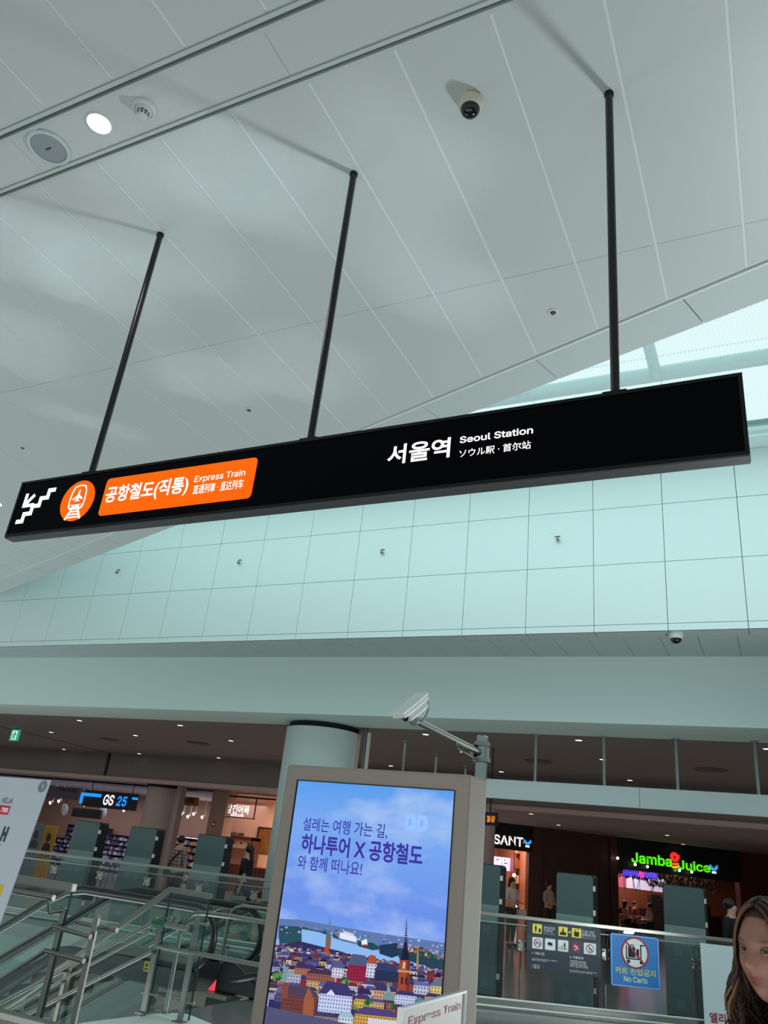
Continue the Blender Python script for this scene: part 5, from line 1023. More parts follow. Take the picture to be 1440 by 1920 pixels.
b = B(); b.tube([FJ3.pt(FJ3.hit(1166, 1640)[0], 2.1, -.03), FJ3.pt(FJ3.hit(1234, 1645)[0], 2.1, -.03)], .015, 6); b.tube([FJ3.pt(FJ3.hit(1170, 1640)[0], 2.1, -.03), FJ3.pt(FJ3.hit(1170, 1640)[0], TOPZ-.01, -.03)], .01, 6); b.tube([FJ3.pt(FJ3.hit(1230, 1640)[0], 2.1, -.03), FJ3.pt(FJ3.hit(1230, 1640)[0], TOPZ-.01, -.03)], .01, 6); b.build('neon_bar', M_BLACK, t)
t = thing('menu_board', 'row of pale lit menu boards at the back of the juice bar', 'menu board', FJ2.pt(FJ2.hit(1200, 1655)[0], 1.8)); mcols = [(170, 80, 110), (200, 190, 220), (186, 196, 240), (190, 190, 222), (180, 184, 220)]
xs_ = [1157, 1174, 1188, 1200, 1224, 1250]
for k in range(5):
    q0 = FJ2.hit(xs_[k], 1643+(xs_[k]-1157)*.13); q1 = FJ2.hit(xs_[k+1], 1662+(xs_[k+1]-1157)*.13); b = B(); b.fbox(FJ2, q0[0]+.02, q1[0]-.02, q1[1], q0[1]+.12, -.06, 0); b.build('menu_panel', mat('menu_%d' % k, mcols[k], .5, emit=.6), t)
t = thing('bar_counter', 'dark bar counter with machines at the back of the juice bar', 'counter', FJ2.pt(FJ2.hit(1220, 1690)[0], 0, .5)); q0 = FJ2.hit(1160, 1690)[0]; q1 = FJ2.hit(1390, 1690)[0]
b = B(); b.fbox(FJ2, q0, q1, 0, 1.0, .2, .9); b.build('counter_body', mat('bar_dark', (40, 28, 26), .5), t)
for k, (da, h_) in enumerate(((1.1, .5), (2.0, .42), (3.2, .36))): b = B(); b.fbox(FJ2, q0+da, q0+da+.5, 1.0, 1.0+h_, .35, .7); b.fbox(FJ2, q0+da+.05, q0+da+.45, 1.0+h_, 1.06+h_, .4, .65); b.build('machine', M_INK, t)
b = B(); b.fbox(FJ2, q0+1.75, q0+1.85, 1.12, 1.5, .3, .72); b.build('pink_light', mat('pink_glow', (250, 60, 200), .5, emit=.9), t)
for i, q in enumerate(((1158, 1609), (1191, 1621), (1214, 1625), (1274, 1632), (1297, 1635))):
    p = FRS.pt(*FRS.hit(*q, .3), .3); t = thing('pendant_lamp', 'tiny bright lamp at the juice bar front, %s of five' % ordn[i if i < 4 else 5].replace(' from the left', ' one from the left'), 'lamp', p, 'lamps at the juice bar front'); b = B(); b.ell(p, .05, .05, .05, 10, 6); b.build('glass_bulb', M_HLAMP, t); b = B(); b.tube([p, (p.x, p.y, TOPZ)], .006, 6); b.build('cord', M_BLACK, t)
rn = random.Random(2); g = B()
for k in range(900):
    px_2 = rn.uniform(1160, 1350); py_2 = 1628+(px_2-1160)*.12+rn.uniform(-4, 26)*(.6 if px_2 < 1220 else 1)
    a, c = FJ3.hit(px_2, py_2); p = FJ3.pt(a, c, -.25+rn.uniform(-.3, .2)); v1 = Vector((rn.gauss(0, 1), rn.gauss(0, 1), rn.gauss(0, 1))).normalized()*.085; v2 = v1.cross(Vector((rn.gauss(0, 1), rn.gauss(0, 1), rn.gauss(0, 1)))).normalized()*.035
    g.cur = rn.randrange(3); g.poly([p-v1, p+v2, p+v1, p-v2])
for k in range(14): x = s_j0+.2+(s_j1-s_j0-.4)*k/13; g.cur = 3; g.tube([FRS.pt(x, TOPZ, -.7), FRS.pt(x+rn.uniform(-.1, .1), 2.2, -.7), FRS.pt(x+rn.uniform(-.3, .3), 1.6, -.75)], .012, 5)
o = g.build('hanging_plants', [mat('leaf_a', (70, 76, 52), .6), mat('leaf_b', (96, 88, 60), .6), mat('leaf_c', (50, 60, 46), .6), mat('stem_brown', (60, 46, 36), .7)]); tag(o, 'leafy hanging plants under the black fascia of the juice bar', 'plants', kind='stuff')
l_ = FRS.pt((s_j0+s_j1)/2-1.5, 3.2, -2.8); area('juice_light', l_, l_-Vector((0, 0, 3)), 5, 1.6, 190, (1, .66, .50))
# small orange number display before the bakery
FO = FX(18.0); t = thing('number_display', 'small blue box with orange digits beside the top right of the kiosk', 'display', FO.pt(FO.hit(920, 1535)[0], 2.6)); r = quad_rect(FO, (905, 1520), (929, 1525), (928, 1549), (904, 1545), 0)
b = B(); b.fbox(FO, r[0], r[1], r[2], r[3], -.2, 0); b.build('display_box', mat('display_blue', (22, 34, 84), .5), t); textq('210-269', FO, ((913, 1541), (928, 1530)), mat('led_orange', (255, 150, 20), .5, emit=.9), t, d=.004, bold=.03)
b = B(); b.tube([FO.pt((r[0]+r[1])/2, r[3], -.1), FO.pt((r[0]+r[1])/2, ZH, -.1)], .015, 8); b.build('hanger', M_BLACK, t)
p = hitd(903, 1600, 24); b = B(); b.lathe((p.x, p.y, 0), (0, 0, 1), [(.35, 0), (.35, 3.3)], 28); struct(b, 'column_right', M_COLB, 'beige round column half hidden by the kiosk')

# ------------------------------------------------------------------ things close to the camera
qa, qb = hitz(755, 1895, 1.24), hitz(872, 1862, 1.24); u_ = qb-qa; F = Fr((qa.x, qa.y, 0), (u_.x, u_.y, 0)); Ln = math.hypot(u_.x, u_.y)
t = thing('express_train_sign', 'frosted acrylic sign with red words in front of the kiosk', 'sign', F.pt(Ln/2, 0))
b = B(); b.fbox(F, 0, Ln, .92, 1.24, -.012, -.004); b.build('white_backing', mat('frosted_white', (172, 164, 154), .5), t)
b = B()
for (a_, a2_, c_, c2_) in ((-.008, 0, .912, 1.248), (Ln, Ln+.008, .912, 1.248), (0, Ln, .912, .92), (0, Ln, 1.24, 1.248)): b.fbox(F, a_, a2_, c_, c2_, -.014, .004)
b.build('clear_edge', mat('acrylic_edge', (222, 224, 218), .2), t)
textq('Express Train', F, ((767, 1929), (866, 1877)), mat('faded_red', (150, 44, 40), .6), t, d=-.003, bold=.012, ext=.0004)
b = B(); b.tube([F.pt(Ln/2, 0, -.03), F.pt(Ln/2, .93, -.03)], .018, 12); b.fbox(F, Ln/2-.05, Ln/2+.05, .92, 1.0, -.03, -.012); b.build('stand_post', M_STEEL, t)
b = B(); b.lathe(F.pt(Ln/2, 0, -.03), (0, 0, 1), [(.15, 0), (.15, .015), (.03, .03)], 28); b.build('stand_foot', M_STEELD, t)
T_ = hitd(95, 1463, 3.2)
best = None
for y in range(1900, 2700, 10):
    p = hitz(95-.356*(y-1463), y, .02); e_ = abs(math.hypot(p.x, p.y)-3.0)
    if best is None or e_ < best[0]: best = (e_, p)
B0 = best[1]; L_ = hitz(0, 1456, T_.z); uu = (T_-L_).normalized(); vv = (T_-B0); H_ = vv.length; vv.normalize()
F = Fr(B0, uu, uu.cross(vv).normalized(), vv)
if F.n.dot(CC-B0) < 0: F.n = -F.n
t = thing('leaning_banner', 'white leaning stand banner with red box and yellow foot at the left edge', 'banner', (B0.x, B0.y, 0))
Wb = .62; b = B(); b.fbox(F, -Wb, 0, .02, H_, -.004, 0); bs = b.build('banner_sheet', mat('banner_cloth_white', (182, 188, 196), .6), t)
b = B(); zy = F.hit(18, 1662)[1]; b.fbox(F, -Wb, -.045, .02, zy, 0, .001); b.build('yellow_block', mat('banner_yellow_block', (200, 178, 16), .6), bs)
b = B(); zy0 = F.hit(5, 1527)[1]; zy1 = F.hit(14, 1511)[1]; b.fbox(F, -Wb+.1, F.hit(18, 1518)[0], zy0, zy1, 0, .001); b.build('red_box', mat('banner_red', (190, 30, 56), .6), bs)
a, c = F.hit(14, 1524); text('ree', F, a-.036, c, .036, .017, M_WHT, bs, d=.0015, bold=.02, ext=.0003)
a, c = F.hit(22, 1507); text('HILLA', F, a-.058, c, .058, .019, M_INK, bs, d=.0015, bold=-.005, ext=.0003)
a, c = F.hit(6, 1578); text('H', F, a-.022, c, .030, .050, M_NAVY, bs, d=.0015, bold=.05, ext=.0003); a, c = F.hit(1, 1589); text('l', F, a-.01, c-.01, .008, .02, M_NAVY, bs, d=.0015, ext=.0003)
a, c = F.hit(80, 1475); b = B(); ringpoly(b, F, a, c, .008, .02, .001, .003, 20); b.build('round_mark', mat('mark_grey', (120, 122, 126), .5), bs)
b = B(); b.tube([F.pt(-.02, H_-.03, -.01), F.pt(-Wb/2, .9, -.03), Vector((B0.x, B0.y, .02))+uu*(-Wb)-Vector(F.n).normalized()*.35], .008, 8); b.tube([F.pt(-Wb+.02, H_-.03, -.01), F.pt(-Wb/2, .9, -.03), Vector((B0.x, B0.y, .02))-Vector(F.n).normalized()*.35], .008, 8); b.build('cross_poles', M_STEELD, t)

# ------------------------------------------------------------------ people
SKIN = mat('skin_tone', (196, 150, 126), .55); HAIRB = mat('hair_black', (22, 18, 17), .45)
def skin_mesh(verts, edges, radii, sub=1):
    me = bpy.data.meshes.new('sk'); me.from_pydata(verts, edges, []); o = bpy.data.objects.new('sk', me); COL.objects.link(o)
    md = o.modifiers.new('skin', 'SKIN'); md.use_smooth_shade = True; sv = me.skin_vertices[0].data
    for i, r_ in enumerate(radii): sv[i].radius = (r_, r_) if not isinstance(r_, tuple) else r_
    sv[0].use_root = True
    if sub: ms = o.modifiers.new('sub', 'SUBSURF'); ms.levels = sub; ms.render_levels = sub
    dg = bpy.context.evaluated_depsgraph_get(); m2 = bpy.data.meshes.new_from_object(o.evaluated_get(dg), depsgraph=dg)
    bpy.data.objects.remove(o); bpy.data.meshes.remove(me); return m2
def put(name, me, mt, parent):
    me.name = name; me.materials.clear(); me.materials.append(mt)
    for p in me.polygons: p.use_smooth = True
    o = bpy.data.objects.new(name, me); COL.objects.link(o); o.parent = parent; return o
def person(label, loc, face, H, pose='stand', top=(60, 60, 60), legs=(30, 30, 36), hair='short', haircol=None, skirt=False, bag=None, sleeves=True, group=None, plaid=False, floor=True, topname='shirt'):
    k = H/1.70; t = thing('person', label, 'person', loc, group); t.rotation_euler = (0, 0, R(face))      # faces local -Y
    V, E, Rd = [], [], []
    def v(x, y, z, r_, to=None):
        V.append((x*k, y*k, z*k)); Rd.append((r_[0]*k, r_[1]*k) if isinstance(r_, tuple) else r_*k); i = len(V)-1
        if to is not None: E.append((to, i))
        return i
    sit = pose == 'sit'; dz = -.43 if sit else 0
    pe = v(0, 0, .95+dz, .115); wa = v(0, .0, 1.10+dz, .105, pe); ch = v(0, .0, 1.28+dz, .13, wa); nb = v(0, .01, 1.42+dz, .075, ch); nk = v(0, -.005, 1.49+dz, .05, nb); h1 = v(0, -.02, 1.575+dz, .08, nk); h2 = v(0, -.01, 1.645+dz, .072, h1)
    nose = v(0, -.105, 1.575+dz, .016, h1)
    limb = {}
    for s_, nm in ((-1, 'l'), (1, 'r')):
        if sit: pts = ((.09, -.02, .50, .085), (.11, -.42, .50, .06), (.11, -.40, .10, .04), (.11, -.5, .035, .032))
        elif pose == 'walk':
            f_ = s_; pts = ((.085, 0, .88, .085), (.09, -.10*f_-.03, .50, .06), (.09, -.20*f_+.06, .10, .04), (.09, -.20*f_-.06, .035, .033))
        else: pts = ((.085, 0, .88, .085), (.095, -.01, .50, .06), (.1, .02, .09, .04), (.1, -.11, .035, .033))
        p_ = pe; L_ = []
        for (x, y, z, r_) in pts: p_ = v(s_*x, y, z, r_, p_); L_.append(p_)
        limb['leg'+nm] = L_
        if pose == 'hold' or sit: arm = ((.165, 0, 1.385, .055), (.215, -.02, 1.13, .04), (.13, -.24, 1.10, .028))
        elif pose == 'walk': arm = ((.165, 0, 1.385, .055), (.215, .08*s_, 1.13, .04), (.22, .10*s_-.08, .90, .028))
        else: arm = ((.165, 0, 1.385, .055), (.215, .02, 1.13, .04), (.215, -.05, .90, .028))
        p_ = nb; A_ = []
        for (x, y, z, r_) in arm: p_ = v(s_*x, y, z+dz, r_, p_); A_.append(p_)
        e_, w_ = Vector(V[A_[1]])/k, Vector(V[A_[2]])/k; d_ = (w_-e_).normalized(); q_ = w_+d_*.06; pm_ = v(q_.x, q_.y, q_.z, .024, p_); sdv = Vector((0, 1, 0)) if abs(d_.y) < .7 else Vector((1, 0, 0)); sdv = (sdv-d_*sdv.dot(d_)).normalized()
        inn = Vector((-s_, -.3, 0))
        for fi, ln in enumerate((.055, .065, .06, .048)):
            q1 = q_+d_*.03+sdv*(fi-1.5)*.018; q2 = q1+d_*ln*.55+inn*.006; q3 = q2+d_*ln*.4+inn*.02
            a_ = v(*q1, .0085, pm_); a_ = v(*q2, .008, a_); v(*q3, .007, a_)
        q1 = w_+d_*.03-sdv*.03; a_ = v(*q1, .010, pm_); v(*(q1+d_*.035-sdv*.012), .0085, a_)
        limb['arm'+nm] = A_
    put('body', skin_mesh(V, E, Rd), SKIN, t)
    def sub_skin(name, idx, grow, col, extra=None):
        mp_ = {j: i for i, j in enumerate(idx)}; vs = [V[j] for j in idx]; es = [(mp_[a], mp_[b_]) for a, b_ in E if a in mp_ and b_ in mp_]; rs = [Rd[j]*grow if not isinstance(Rd[j], tuple) else (Rd[j][0]*grow, Rd[j][1]*grow) for j in idx]
        m_ = mat('cloth_%d_%d_%d' % col, col, .85, var=.12, vscale=9) if not plaid or name != topname else plaid_mat()
        return put(name, skin_mesh(vs, es, rs), m_, t)
    ti = [ch, wa, pe, nb]+[j for s_ in 'lr' for j in limb['arm'+s_][:3 if sleeves else 2]]
    sub_skin(topname, ti, 1.17, top)
    if skirt:
        b = B(); o_ = world_loc(t); b.lathe(o_+Vector((0, 0, 0)), (0, 0, 1), [(.135*k, (1.0+dz)*k), (.17*k, .85*k), (.21*k, .55*k), (.26*k, .22*k), (.24*k, .22*k)], 20); b.build('skirt', mat('cloth_%d_%d_%d' % legs, legs, .85), t)
    else: sub_skin('trousers', [pe]+limb['legl'][:3]+limb['legr'][:3], 1.2, legs)
    b = B(); o_ = world_loc(t)
    for s_ in 'lr':
        a_, c_ = Vector(V[limb['leg'+s_][2]]), Vector(V[limb['leg'+s_][3]]); mid = o_+(a_*.35+c_*.65); mid.z = o_.z+.045*k; b.ell(mid, .05*k, .135*k, .045*k, 12, 8)
    b.build('shoes', mat('shoe_dark', (30, 28, 28), .5), t)
    hm = mat('hair_%d_%d_%d' % haircol, haircol, .5) if haircol else HAIRB
    b = B(); c_ = o_+Vector((0, .012, 1.63+dz))*k; c_ = o_+Vector((0, .018*k, (1.635+dz)*k))
    b.ell(c_, .092*k, .100*k, .085*k, 16, 10)
    if hair == 'long': b.ell(o_+Vector((0, .055*k, (1.50+dz)*k)), .095*k, .06*k, .20*k, 14, 10)
    if hair == 'pony': b.tube([o_+Vector((0, .05, 1.68+dz))*k, o_+Vector((0, .08, 1.60+dz))*k, o_+Vector((0, .09, 1.46+dz))*k, o_+Vector((0, .10, 1.26+dz))*k], .03, 10, rs=[.03*k, .045*k, .04*k, .012*k])
    if hair == 'bun': b.ell(o_+Vector((0, .10*k, (1.70+dz)*k)), .045*k, .045*k, .045*k, 10, 8)
    b.build('hair', hm, t)
    if bag:
        b = B(); cl, side = bag; m_ = mat('bag_%d_%d_%d' % cl, cl, .7)
        if side == 'strap':
            b.tube([o_+Vector((-.15, -.13, 1.38))*k, o_+Vector((0, -.16, 1.25))*k, o_+Vector((.19, -.12, 1.0))*k], .016, 6); b.tube([o_+Vector((-.15, .13, 1.40))*k, o_+Vector((0, .17, 1.25))*k, o_+Vector((.19, .12, 1.0))*k], .016, 6); b.box(tuple(o_+Vector((.16, -.12, .85))*k), tuple(o_+Vector((.25, .12, 1.02))*k))
        elif side == 'pack': b.ell(o_+Vector((0, .20, 1.2))*k, .15*k, .09*k, .22*k, 14, 10)
        else: h_ = Vector(V[limb['armr'][2]]); b.box(tuple(o_+h_+Vector((-.05, -.16, -.42))*k), tuple(o_+h_+Vector((.05, .16, -.16))*k)); b.tube([o_+h_+Vector((0, -.1, -.16))*k, o_+h_+Vector((0, 0, -.06))*k, o_+h_+Vector((0, .1, -.16))*k], .006, 6)
        b.build('bag', m_, t)
    return t
def plaid_mat():
    if 'plaid' in _M: return _M['plaid']
    mt = mat('plaid', (150, 118, 110), .85); nt = mt.node_tree; bs = nt.nodes['Principled BSDF']; tc = nt.nodes.new('ShaderNodeTexCoord'); w1 = nt.nodes.new('ShaderNodeTexWave'); w2 = nt.nodes.new('ShaderNodeTexWave'); w2.bands_direction = 'Z'
    for w_ in (w1, w2): w_.inputs['Scale'].default_value = 4.5; nt.links.new(tc.outputs['Object'], w_.inputs['Vector'])
    ad = nt.nodes.new('ShaderNodeMath'); ad.operation = 'ADD'; nt.links.new(w1.outputs['Fac'], ad.inputs[0]); nt.links.new(w2.outputs['Fac'], ad.inputs[1]); rp = nt.nodes.new('ShaderNodeValToRGB'); rp.color_ramp.elements[0].color = lin((90, 60, 58)); rp.color_ramp.elements[1].color = lin((190, 160, 148)); hf = nt.nodes.new('ShaderNodeMath'); hf.operation = 'MULTIPLY'; hf.inputs[1].default_value = .5
    nt.links.new(ad.outputs[0], hf.inputs[0]); nt.links.new(hf.outputs[0], rp.inputs[0]); nt.links.new(rp.outputs[0], bs.inputs['Base Color']); return mt
def on_floor(px, D): p = hitd(px, 1600, D); return (p.x, p.y, 0)
person('person in a plaid shirt with a shoulder strap, back turned, between column and gate panel', on_floor(336, 19.6), 180, 1.70, 'stand', plaid=True, legs=(34, 34, 40), bag=((24, 22, 24), 'strap'))
person('person in black with a long ponytail and dark skirt, walking past the fish cake shop', on_floor(466, 17.9), -80, 1.66, 'walk', top=(20, 20, 22), legs=(26, 26, 30), hair='pony', skirt=True, sleeves=False, bag=((150, 150, 150), 'hand'))
person('person in a white tee with long dark hair by the bakery', on_floor(962, 23.0), 62, 1.60, 'hold', top=(206, 190, 180), legs=(60, 50, 50), hair='long', sleeves=False, bag=((190, 180, 176), 'hand'))
person('person in dark clothes with a pack at the left end of the bakery', on_floor(936, 24.5), 150, 1.68, 'stand', top=(60, 44, 40), legs=(40, 36, 36), bag=((36, 28, 26), 'pack'))
person('person in a pale tee, arms bent, before the dark wooden wall', on_floor(1030, 26.0), 62, 1.60, 'hold', top=(176, 150, 140), legs=(50, 44, 44), hair='bun', sleeves=False)
person('person in a black suit with white collar right of the last gate panel', on_floor(1362, 14.6), 70, 1.66, 'stand', top=(22, 22, 26), legs=(22, 22, 26), topname='jacket')
def seat_at(px, d, label, face, top, hair):
    a = sx(px, 1690); p = FRS.pt(a, 0, d); person(label, (p.x, p.y, 0), face, 1.64, 'sit', top=top, legs=(50, 44, 46), hair=hair, group='seated guests of the juice bar')
    t = thing('stool', 'dark stool under the seated guest, '+label.split(', ')[-1], 'stool', (p.x, p.y, 0), 'stools in the juice bar')
    b = B(); b.lathe((p.x, p.y, .36), (0, 0, 1), [(.17, 0), (.18, .02), (.17, .04), (0, .045)], 16); b.build('seat', M_WOOD, t)
    for q in range(4):
        b = B(); b.tube([(p.x+.12*math.cos(q*1.57), p.y+.12*math.sin(q*1.57), .36), (p.x+.16*math.cos(q*1.57), p.y+.16*math.sin(q*1.57), 0)], .014, 6); b.build('leg', M_INK, t)
for px_2, d, tp, hr, fc, wd in ((1166, -1.2, (190, 80, 70), 'short', 40, 'in red, leftmost in the juice bar'), (1182, -2.0, (60, 50, 54), 'long', -30, 'in dark grey, second from the left in the juice bar'), (1198, -1.1, (200, 160, 150), 'long', 120, 'in pale pink, third from the left in the juice bar'), (1214, -1.9, (44, 44, 54), 'short', 20, 'in dark blue, fourth from the left in the juice bar'), (1228, -.45, (206, 170, 160), 'bun', -60, 'in cream, fifth from the left in the juice bar'), (1240, -2.1, (120, 60, 56), 'short', 60, 'in brown red, nearest the gate panel in the juice bar'), (1350, -1.4, (200, 90, 80), 'long', 30, 'in red, right of the gate panel in the juice bar')):
    seat_at(px_2, d, 'seated guest '+wd.split(', ')[0]+' clothes, '+wd.split(', ')[1], fc, tp, hr)
for i, (px_2, d) in enumerate(((1175, -1.6), (1207, -1.5), (1236, -1.55))):
    p = FRS.pt(sx(px_2, 1690), 0, d); t = thing('cafe_table', 'small dark round table among the seated guests, %s of three' % ('left', 'middle', 'right')[i], 'table', p, 'tables in the juice bar'); b = B(); b.lathe(p, (0, 0, 1), [(0, .70), (.28, .70), (.29, .715), (.28, .73), (0, .73)], 20); b.build('table_top', M_WOOD, t); b = B(); b.tube([p, p+Vector((0, 0, .70))], .03, 8); b.lathe(p, (0, 0, 1), [(.2, 0), (.2, .02), (.03, .03)], 16); b.build('pedestal', M_INK, t)

# the person in front, seen to the shoulders
def front_person():
    D = 2.55; pc = hitd(1446, 1780, D); pos = Vector((pc.x, pc.y, 0)); HT = 1.655
    t = thing('person', 'person close to the camera with long wavy brown hair, looking at the camera', 'person', (pos.x, pos.y, 0))
    yaw = math.atan2(CC.x-pos.x, -(CC.y-pos.y))+R(-33)        # the face turns to the left of the camera line
    ca_, sa_ = math.cos(yaw), math.sin(yaw)
    def W(x, y, z): return Vector((pos.x+x*ca_-y*sa_, pos.y+x*sa_+y*ca_, z))
    N, K = 72, 84; zc = HT-.118; b = B(); vs = []; cols = []
    def g(d2, s_): return math.exp(-d2/(2*s_*s_))
    sk, lp, br = Vector(lin((152, 106, 88))[:3]), Vector(lin((126, 58, 56))[:3]), Vector(lin((60, 42, 36))[:3])
    for i in range(K+1):
        th_ = math.pi*(i+.0)/K
        for j in range(N):
            ph = 2*math.pi*j/N; dx, dy, dz_ = math.sin(th_)*math.sin(ph), -math.sin(th_)*math.cos(ph), math.cos(th_)
            x, y, z = dx*.074, dy*.093, dz_*.116
            if z < 0:
                f_ = -z/.116; x *= 1-.34*f_**1.7; y = y*(1-.16*f_) if y < 0 else y*(1-.45*f_)
                if y < 0: y -= .010*f_
            if dy < 0:
                fr_ = min(1, -dy*1.6)
                y += .010*fr_*g((z+.0)**2, .05)*(abs(x) > -1)*.4                      # flatten the mid face
                y -= .024*g(x*x, .0095)*g((z+.030)**2, .013)*1.0 + .013*g(x*x, .007)*g((z+.006)**2, .020)   # nose
                for s_ in (-1, 1):
                    y -= .006*g((x-s_*.012)**2, .006)*g((z+.036)**2, .007)           # nostrils
                    y += .011*g((x-s_*.031)**2, .014)*g((z-.004)**2, .010)           # eye sockets
                    y -= .006*g((x-s_*.034)**2, .018)*g((z-.026)**2, .008)           # brows
                    y -= .005*g((x-s_*.042)**2, .014)*g((z+.028)**2, .016)           # cheeks
                y -= .007*g(x*x, .016)*g((z+.058)**2, .004)+.008*g(x*x, .014)*g((z+.070)**2, .005)-.004*g(x*x, .02)*g((z+.064)**2, .0022)   # lips
                y -= .008*g(x*x, .016)*g((z+.100)**2, .012)                            # chin
            c = sk.copy()
            if dy < 0:
                m_ = max(g(x*x, .014)*g((z+.059)**2, .0045), g(x*x, .013)*g((z+.070)**2, .005)); c = c.lerp(lp, min(1, 1.15*m_))
                for s_ in (-1, 1):
                    bw = g((x-s_*.033)**2, .011)*g((z-.025-.10*abs(x)+.0033)**2, .0032); c = c.lerp(br, min(.85, bw))
            vs.append(W(x, y, zc+z)); cols.append(tuple(c)+(1,))
    b.v = vs; b.col = cols
    for i in range(K):
        for j in range(N): b.f.append([i*N+j, (i+1)*N+j, (i+1)*N+(j+1) % N, i*N+(j+1) % N]); b.mi.append(0); b.sm.append(True)
    b.c = tuple(sk)+(1,)
    for s_ in (-1, 1):        # ears
        b.ell(W(s_*.076, .012, zc-.008), .012, .018, .032, 12, 8)
    # neck, trunk, arms, legs as one tapering body
    V = [(.03, .02, .90), (.04, .03, 1.05), (.05, .04, 1.20), (.05, .05, 1.315), (.03, .04, 1.40), (0, .012, zc-.05)]; E = [(i, i+1) for i in range(5)]; Rd = [.12, .105, .12, .08, .048, .046]
    def add(p, r_, to): V.append(p); Rd.append(r_); E.append((to, len(V)-1)); return len(V)-1
    arms = []; legs_ = []
    for s_ in (-1, 1):
        a1 = add((s_*.145+.05, .05, 1.30), .052, 3); a2 = add((s_*.19+.05, .05, 1.06), .042, a1); a3 = add((s_*.20+.03, -.05, .87), .028, a2); pm_ = add((s_*.20, -.075, .80), .026, a3); arms += [a1, a2, a3]
        for q in range(4): f1 = add((s_*.20, -.10+q*.018, .765), .009, pm_); f2 = add((s_*.197, -.10+q*.018, .735), .0085, f1); add((s_*.19, -.098+q*.018, .712+abs(q-1.4)*.006), .0075, f2)
        f1 = add((s_*.19, -.115, .80), .011, pm_); add((s_*.185, -.125, .765), .009, f1)
        l1 = add((s_*.09, .01, .86), .09, 0); l2 = add((s_*.095, .0, .48), .06, l1); l3 = add((s_*.095, .02, .09), .042, l2); add((s_*.095, -.11, .035), .034, l3); legs_ += [l1, l2, l3]
    m2 = skin_mesh(V, E, Rd); n0 = len(b.v)
    b.add([W(*v.co) for v in m2.vertices], [list(p.vertices) for p in m2.polygons], True)
    sm_ = bpy.data.materials.new('face_skin'); sm_.use_nodes = True; nt = sm_.node_tree; bs = nt.nodes['Principled BSDF']; at2 = nt.nodes.new('ShaderNodeAttribute'); at2.attribute_name = 'tint'; nt.links.new(at2.outputs['Color'], bs.inputs['Base Color']); bs.inputs['Roughness'].default_value = .5; bs.inputs['Subsurface Weight'].default_value = .0
    b.build('body', sm_, t, attr=True)
    for s_ in (-1, 1):
        b = B(); e_ = W(s_*.031, -.0705, zc+.003); b.ell(e_, .0115, .0115, .0115, 18, 12); eo = b.build('eye', mat('eye_white', (140, 132, 128), .2), t)
        fw = (CC-e_).normalized(); b = B(); b.lathe(e_+fw*.0098, fw, [(.0062, 0), (.005, .0012), (0, .0021)], 18); b.build('iris', mat('iris_dark', (30, 20, 16), .15), eo)
        for up_ in (1, -1):
            b = B(); gr = []; e0_, e1_ = (R(14), R(80)) if up_ > 0 else (R(-17), R(-80))
            for i in range(7):
                for j in range(15):
                    el = e0_+(e1_-e0_)*i/6; az = R(-85+170*j/14); shut = math.cos(az); el2 = el*shut if i < 3 else el; rr_ = .0124
                    gr.append(e_+(W(s_*.031+rr_*math.cos(el2)*math.sin(az), -.070-rr_*math.cos(el2)*math.cos(az), zc+.003+rr_*math.sin(el2))-W(s_*.031, -.070, zc+.003)))
            b.add(gr, [[i*15+j, i*15+j+1, (i+1)*15+j+1, (i+1)*15+j] for i in range(6) for j in range(14)], True); b.build('eyelid', mat('eyelid_skin', (140, 96, 80), .6), t)
            b = B(); b.tube([gr[j] for j in range(15)], .0011 if up_ > 0 else .0006, 5); b.build('lash_line', mat('lash_dark', (36, 24, 22), .6), t)
    # clothes
    mp_ = [2, 1, 0, 3]+arms; mi_ = {j: i for i, j in enumerate(mp_)}
    m2 = skin_mesh([V[j] for j in mp_], [(mi_[a], mi_[c]) for a, c in E if a in mi_ and c in mi_], [Rd[j]*1.15 for j in mp_]); b = B(); b.add([W(*v.co) for v in m2.vertices], [list(p.vertices) for p in m2.polygons], True); b.build('knit_top', mat('top_charcoal', (40, 40, 44), .9, var=.1, vscale=20), t)
    lg = [0]+legs_; mi_ = {j: i for i, j in enumerate(lg)}
    m2 = skin_mesh([V[j] for j in lg], [(mi_[a], mi_[c]) for a, c in E if a in mi_ and c in mi_], [Rd[j]*1.15 for j in lg]); b = B(); b.add([W(*v.co) for v in m2.vertices], [list(p.vertices) for p in m2.polygons], True); b.build('trousers', mat('trousers_dark', (34, 34, 40), .9), t)
    b = B()
    for s_ in (-1, 1): b.ell(W(s_*.095, -.06, .045), .05, .13, .045, 12, 8, Matrix.Rotation(yaw, 3, 'Z'))
    b.build('shoes', mat('shoe_dark', (30, 28, 28), .5), t)
    # hair: a cap and many wavy locks falling from the parting
    rn = random.Random(9); hm = mat('hair_brown', (66, 42, 32), .5, var=.3, vscale=30, spec=.3); hl = mat('hair_light', (112, 78, 48), .5, spec=.3); hd = mat('hair_dark', (30, 21, 18), .45, spec=.35)
    b = B(); kk = []
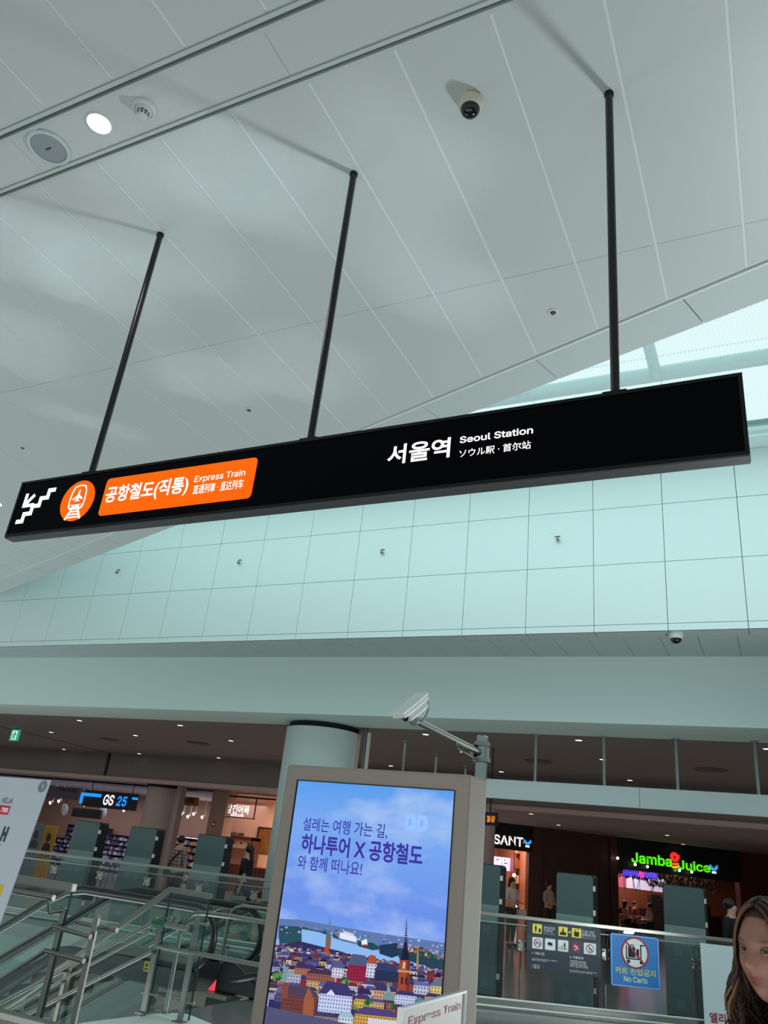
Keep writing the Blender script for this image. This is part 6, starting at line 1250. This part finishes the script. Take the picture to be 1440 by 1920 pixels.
    for i in range(25):
        for j in range(48):
            ph = 2*math.pi*j/48; th_ = R(96-46*max(0, -math.cos(ph))**.5)*i/24; x, y, z = math.sin(th_)*math.sin(ph)*.085, math.sin(th_)*math.cos(ph)*.102+.010, math.cos(th_)*.122
            kk.append(W(x, y, zc+z+.003))
    b.add(kk, [[i*48+j, (i+1)*48+j, (i+1)*48+(j+1) % 48, i*48+(j+1) % 48] for i in range(24) for j in range(48)], True)
    for n_ in range(330):
        s_ = 1 if rn.random() < .5 else -1; f0 = rn.random()          # f0: 0 = front by the temples, 1 = back of the head
        y0 = -.070+.165*f0; xw = .086*math.sqrt(max(.12, 1-((y0-.01)/.108)**2)); w1 = rn.uniform(0, 6.28); cl = int(f0*7)*2+(s_ > 0); w1 = cl*1.7+rn.uniform(-.5, .5); am = rn.uniform(.010, .021); ln_ = rn.uniform(.26, .40); fr_ = (4.6+.5*math.sin(cl*2.1))*math.pi+rn.uniform(-.5, .5); out_ = rn.uniform(-.010, .040)
        pth = []
        x_s, y_s = s_*rn.uniform(.002, .012), min(y0, .06)*.75-.01
        for q in range(22):
            u = q/21
            if u < .32:
                a_ = u/.32*math.pi/2; x = x_s+(s_*xw-x_s)*math.sin(a_); z = .122*math.sqrt(max(.05, 1-(y_s/.11)**2))*math.cos(a_)*1.0-.01*math.sin(a_); y = y_s+(y0-y_s)*math.sin(a_)**1.5
                z += .004+out_*.15
            else:
                v_ = (u-.32)/.68; z = -.01-v_*ln_; am2 = am*min(1, v_*3)
                x = s_*(xw+out_*v_*1.3+.010*math.sin(v_*3))+am2*math.sin(v_*fr_+w1); y = y0+am2*math.cos(v_*fr_*1.05+w1*1.3)+(.02*v_ if f0 < .3 else 0)
                if z < -.24: x += s_*.0
            pth.append(W(x, y, zc+z))
        b.cur = rn.choice((0, 0, 2, 2, 1)) if f0 < .45 else rn.choice((0, 2, 2)); rr = rn.uniform(.0022, .0042)
        b.tube(pth, rr, 5, rs=[rr*(.75+.5*math.sin(math.pi*min(1, (q+1)/20)))*(1 if q < 19 else .5) for q in range(22)])
    b.build('hair', [hm, hl, hd], t)
front_person()
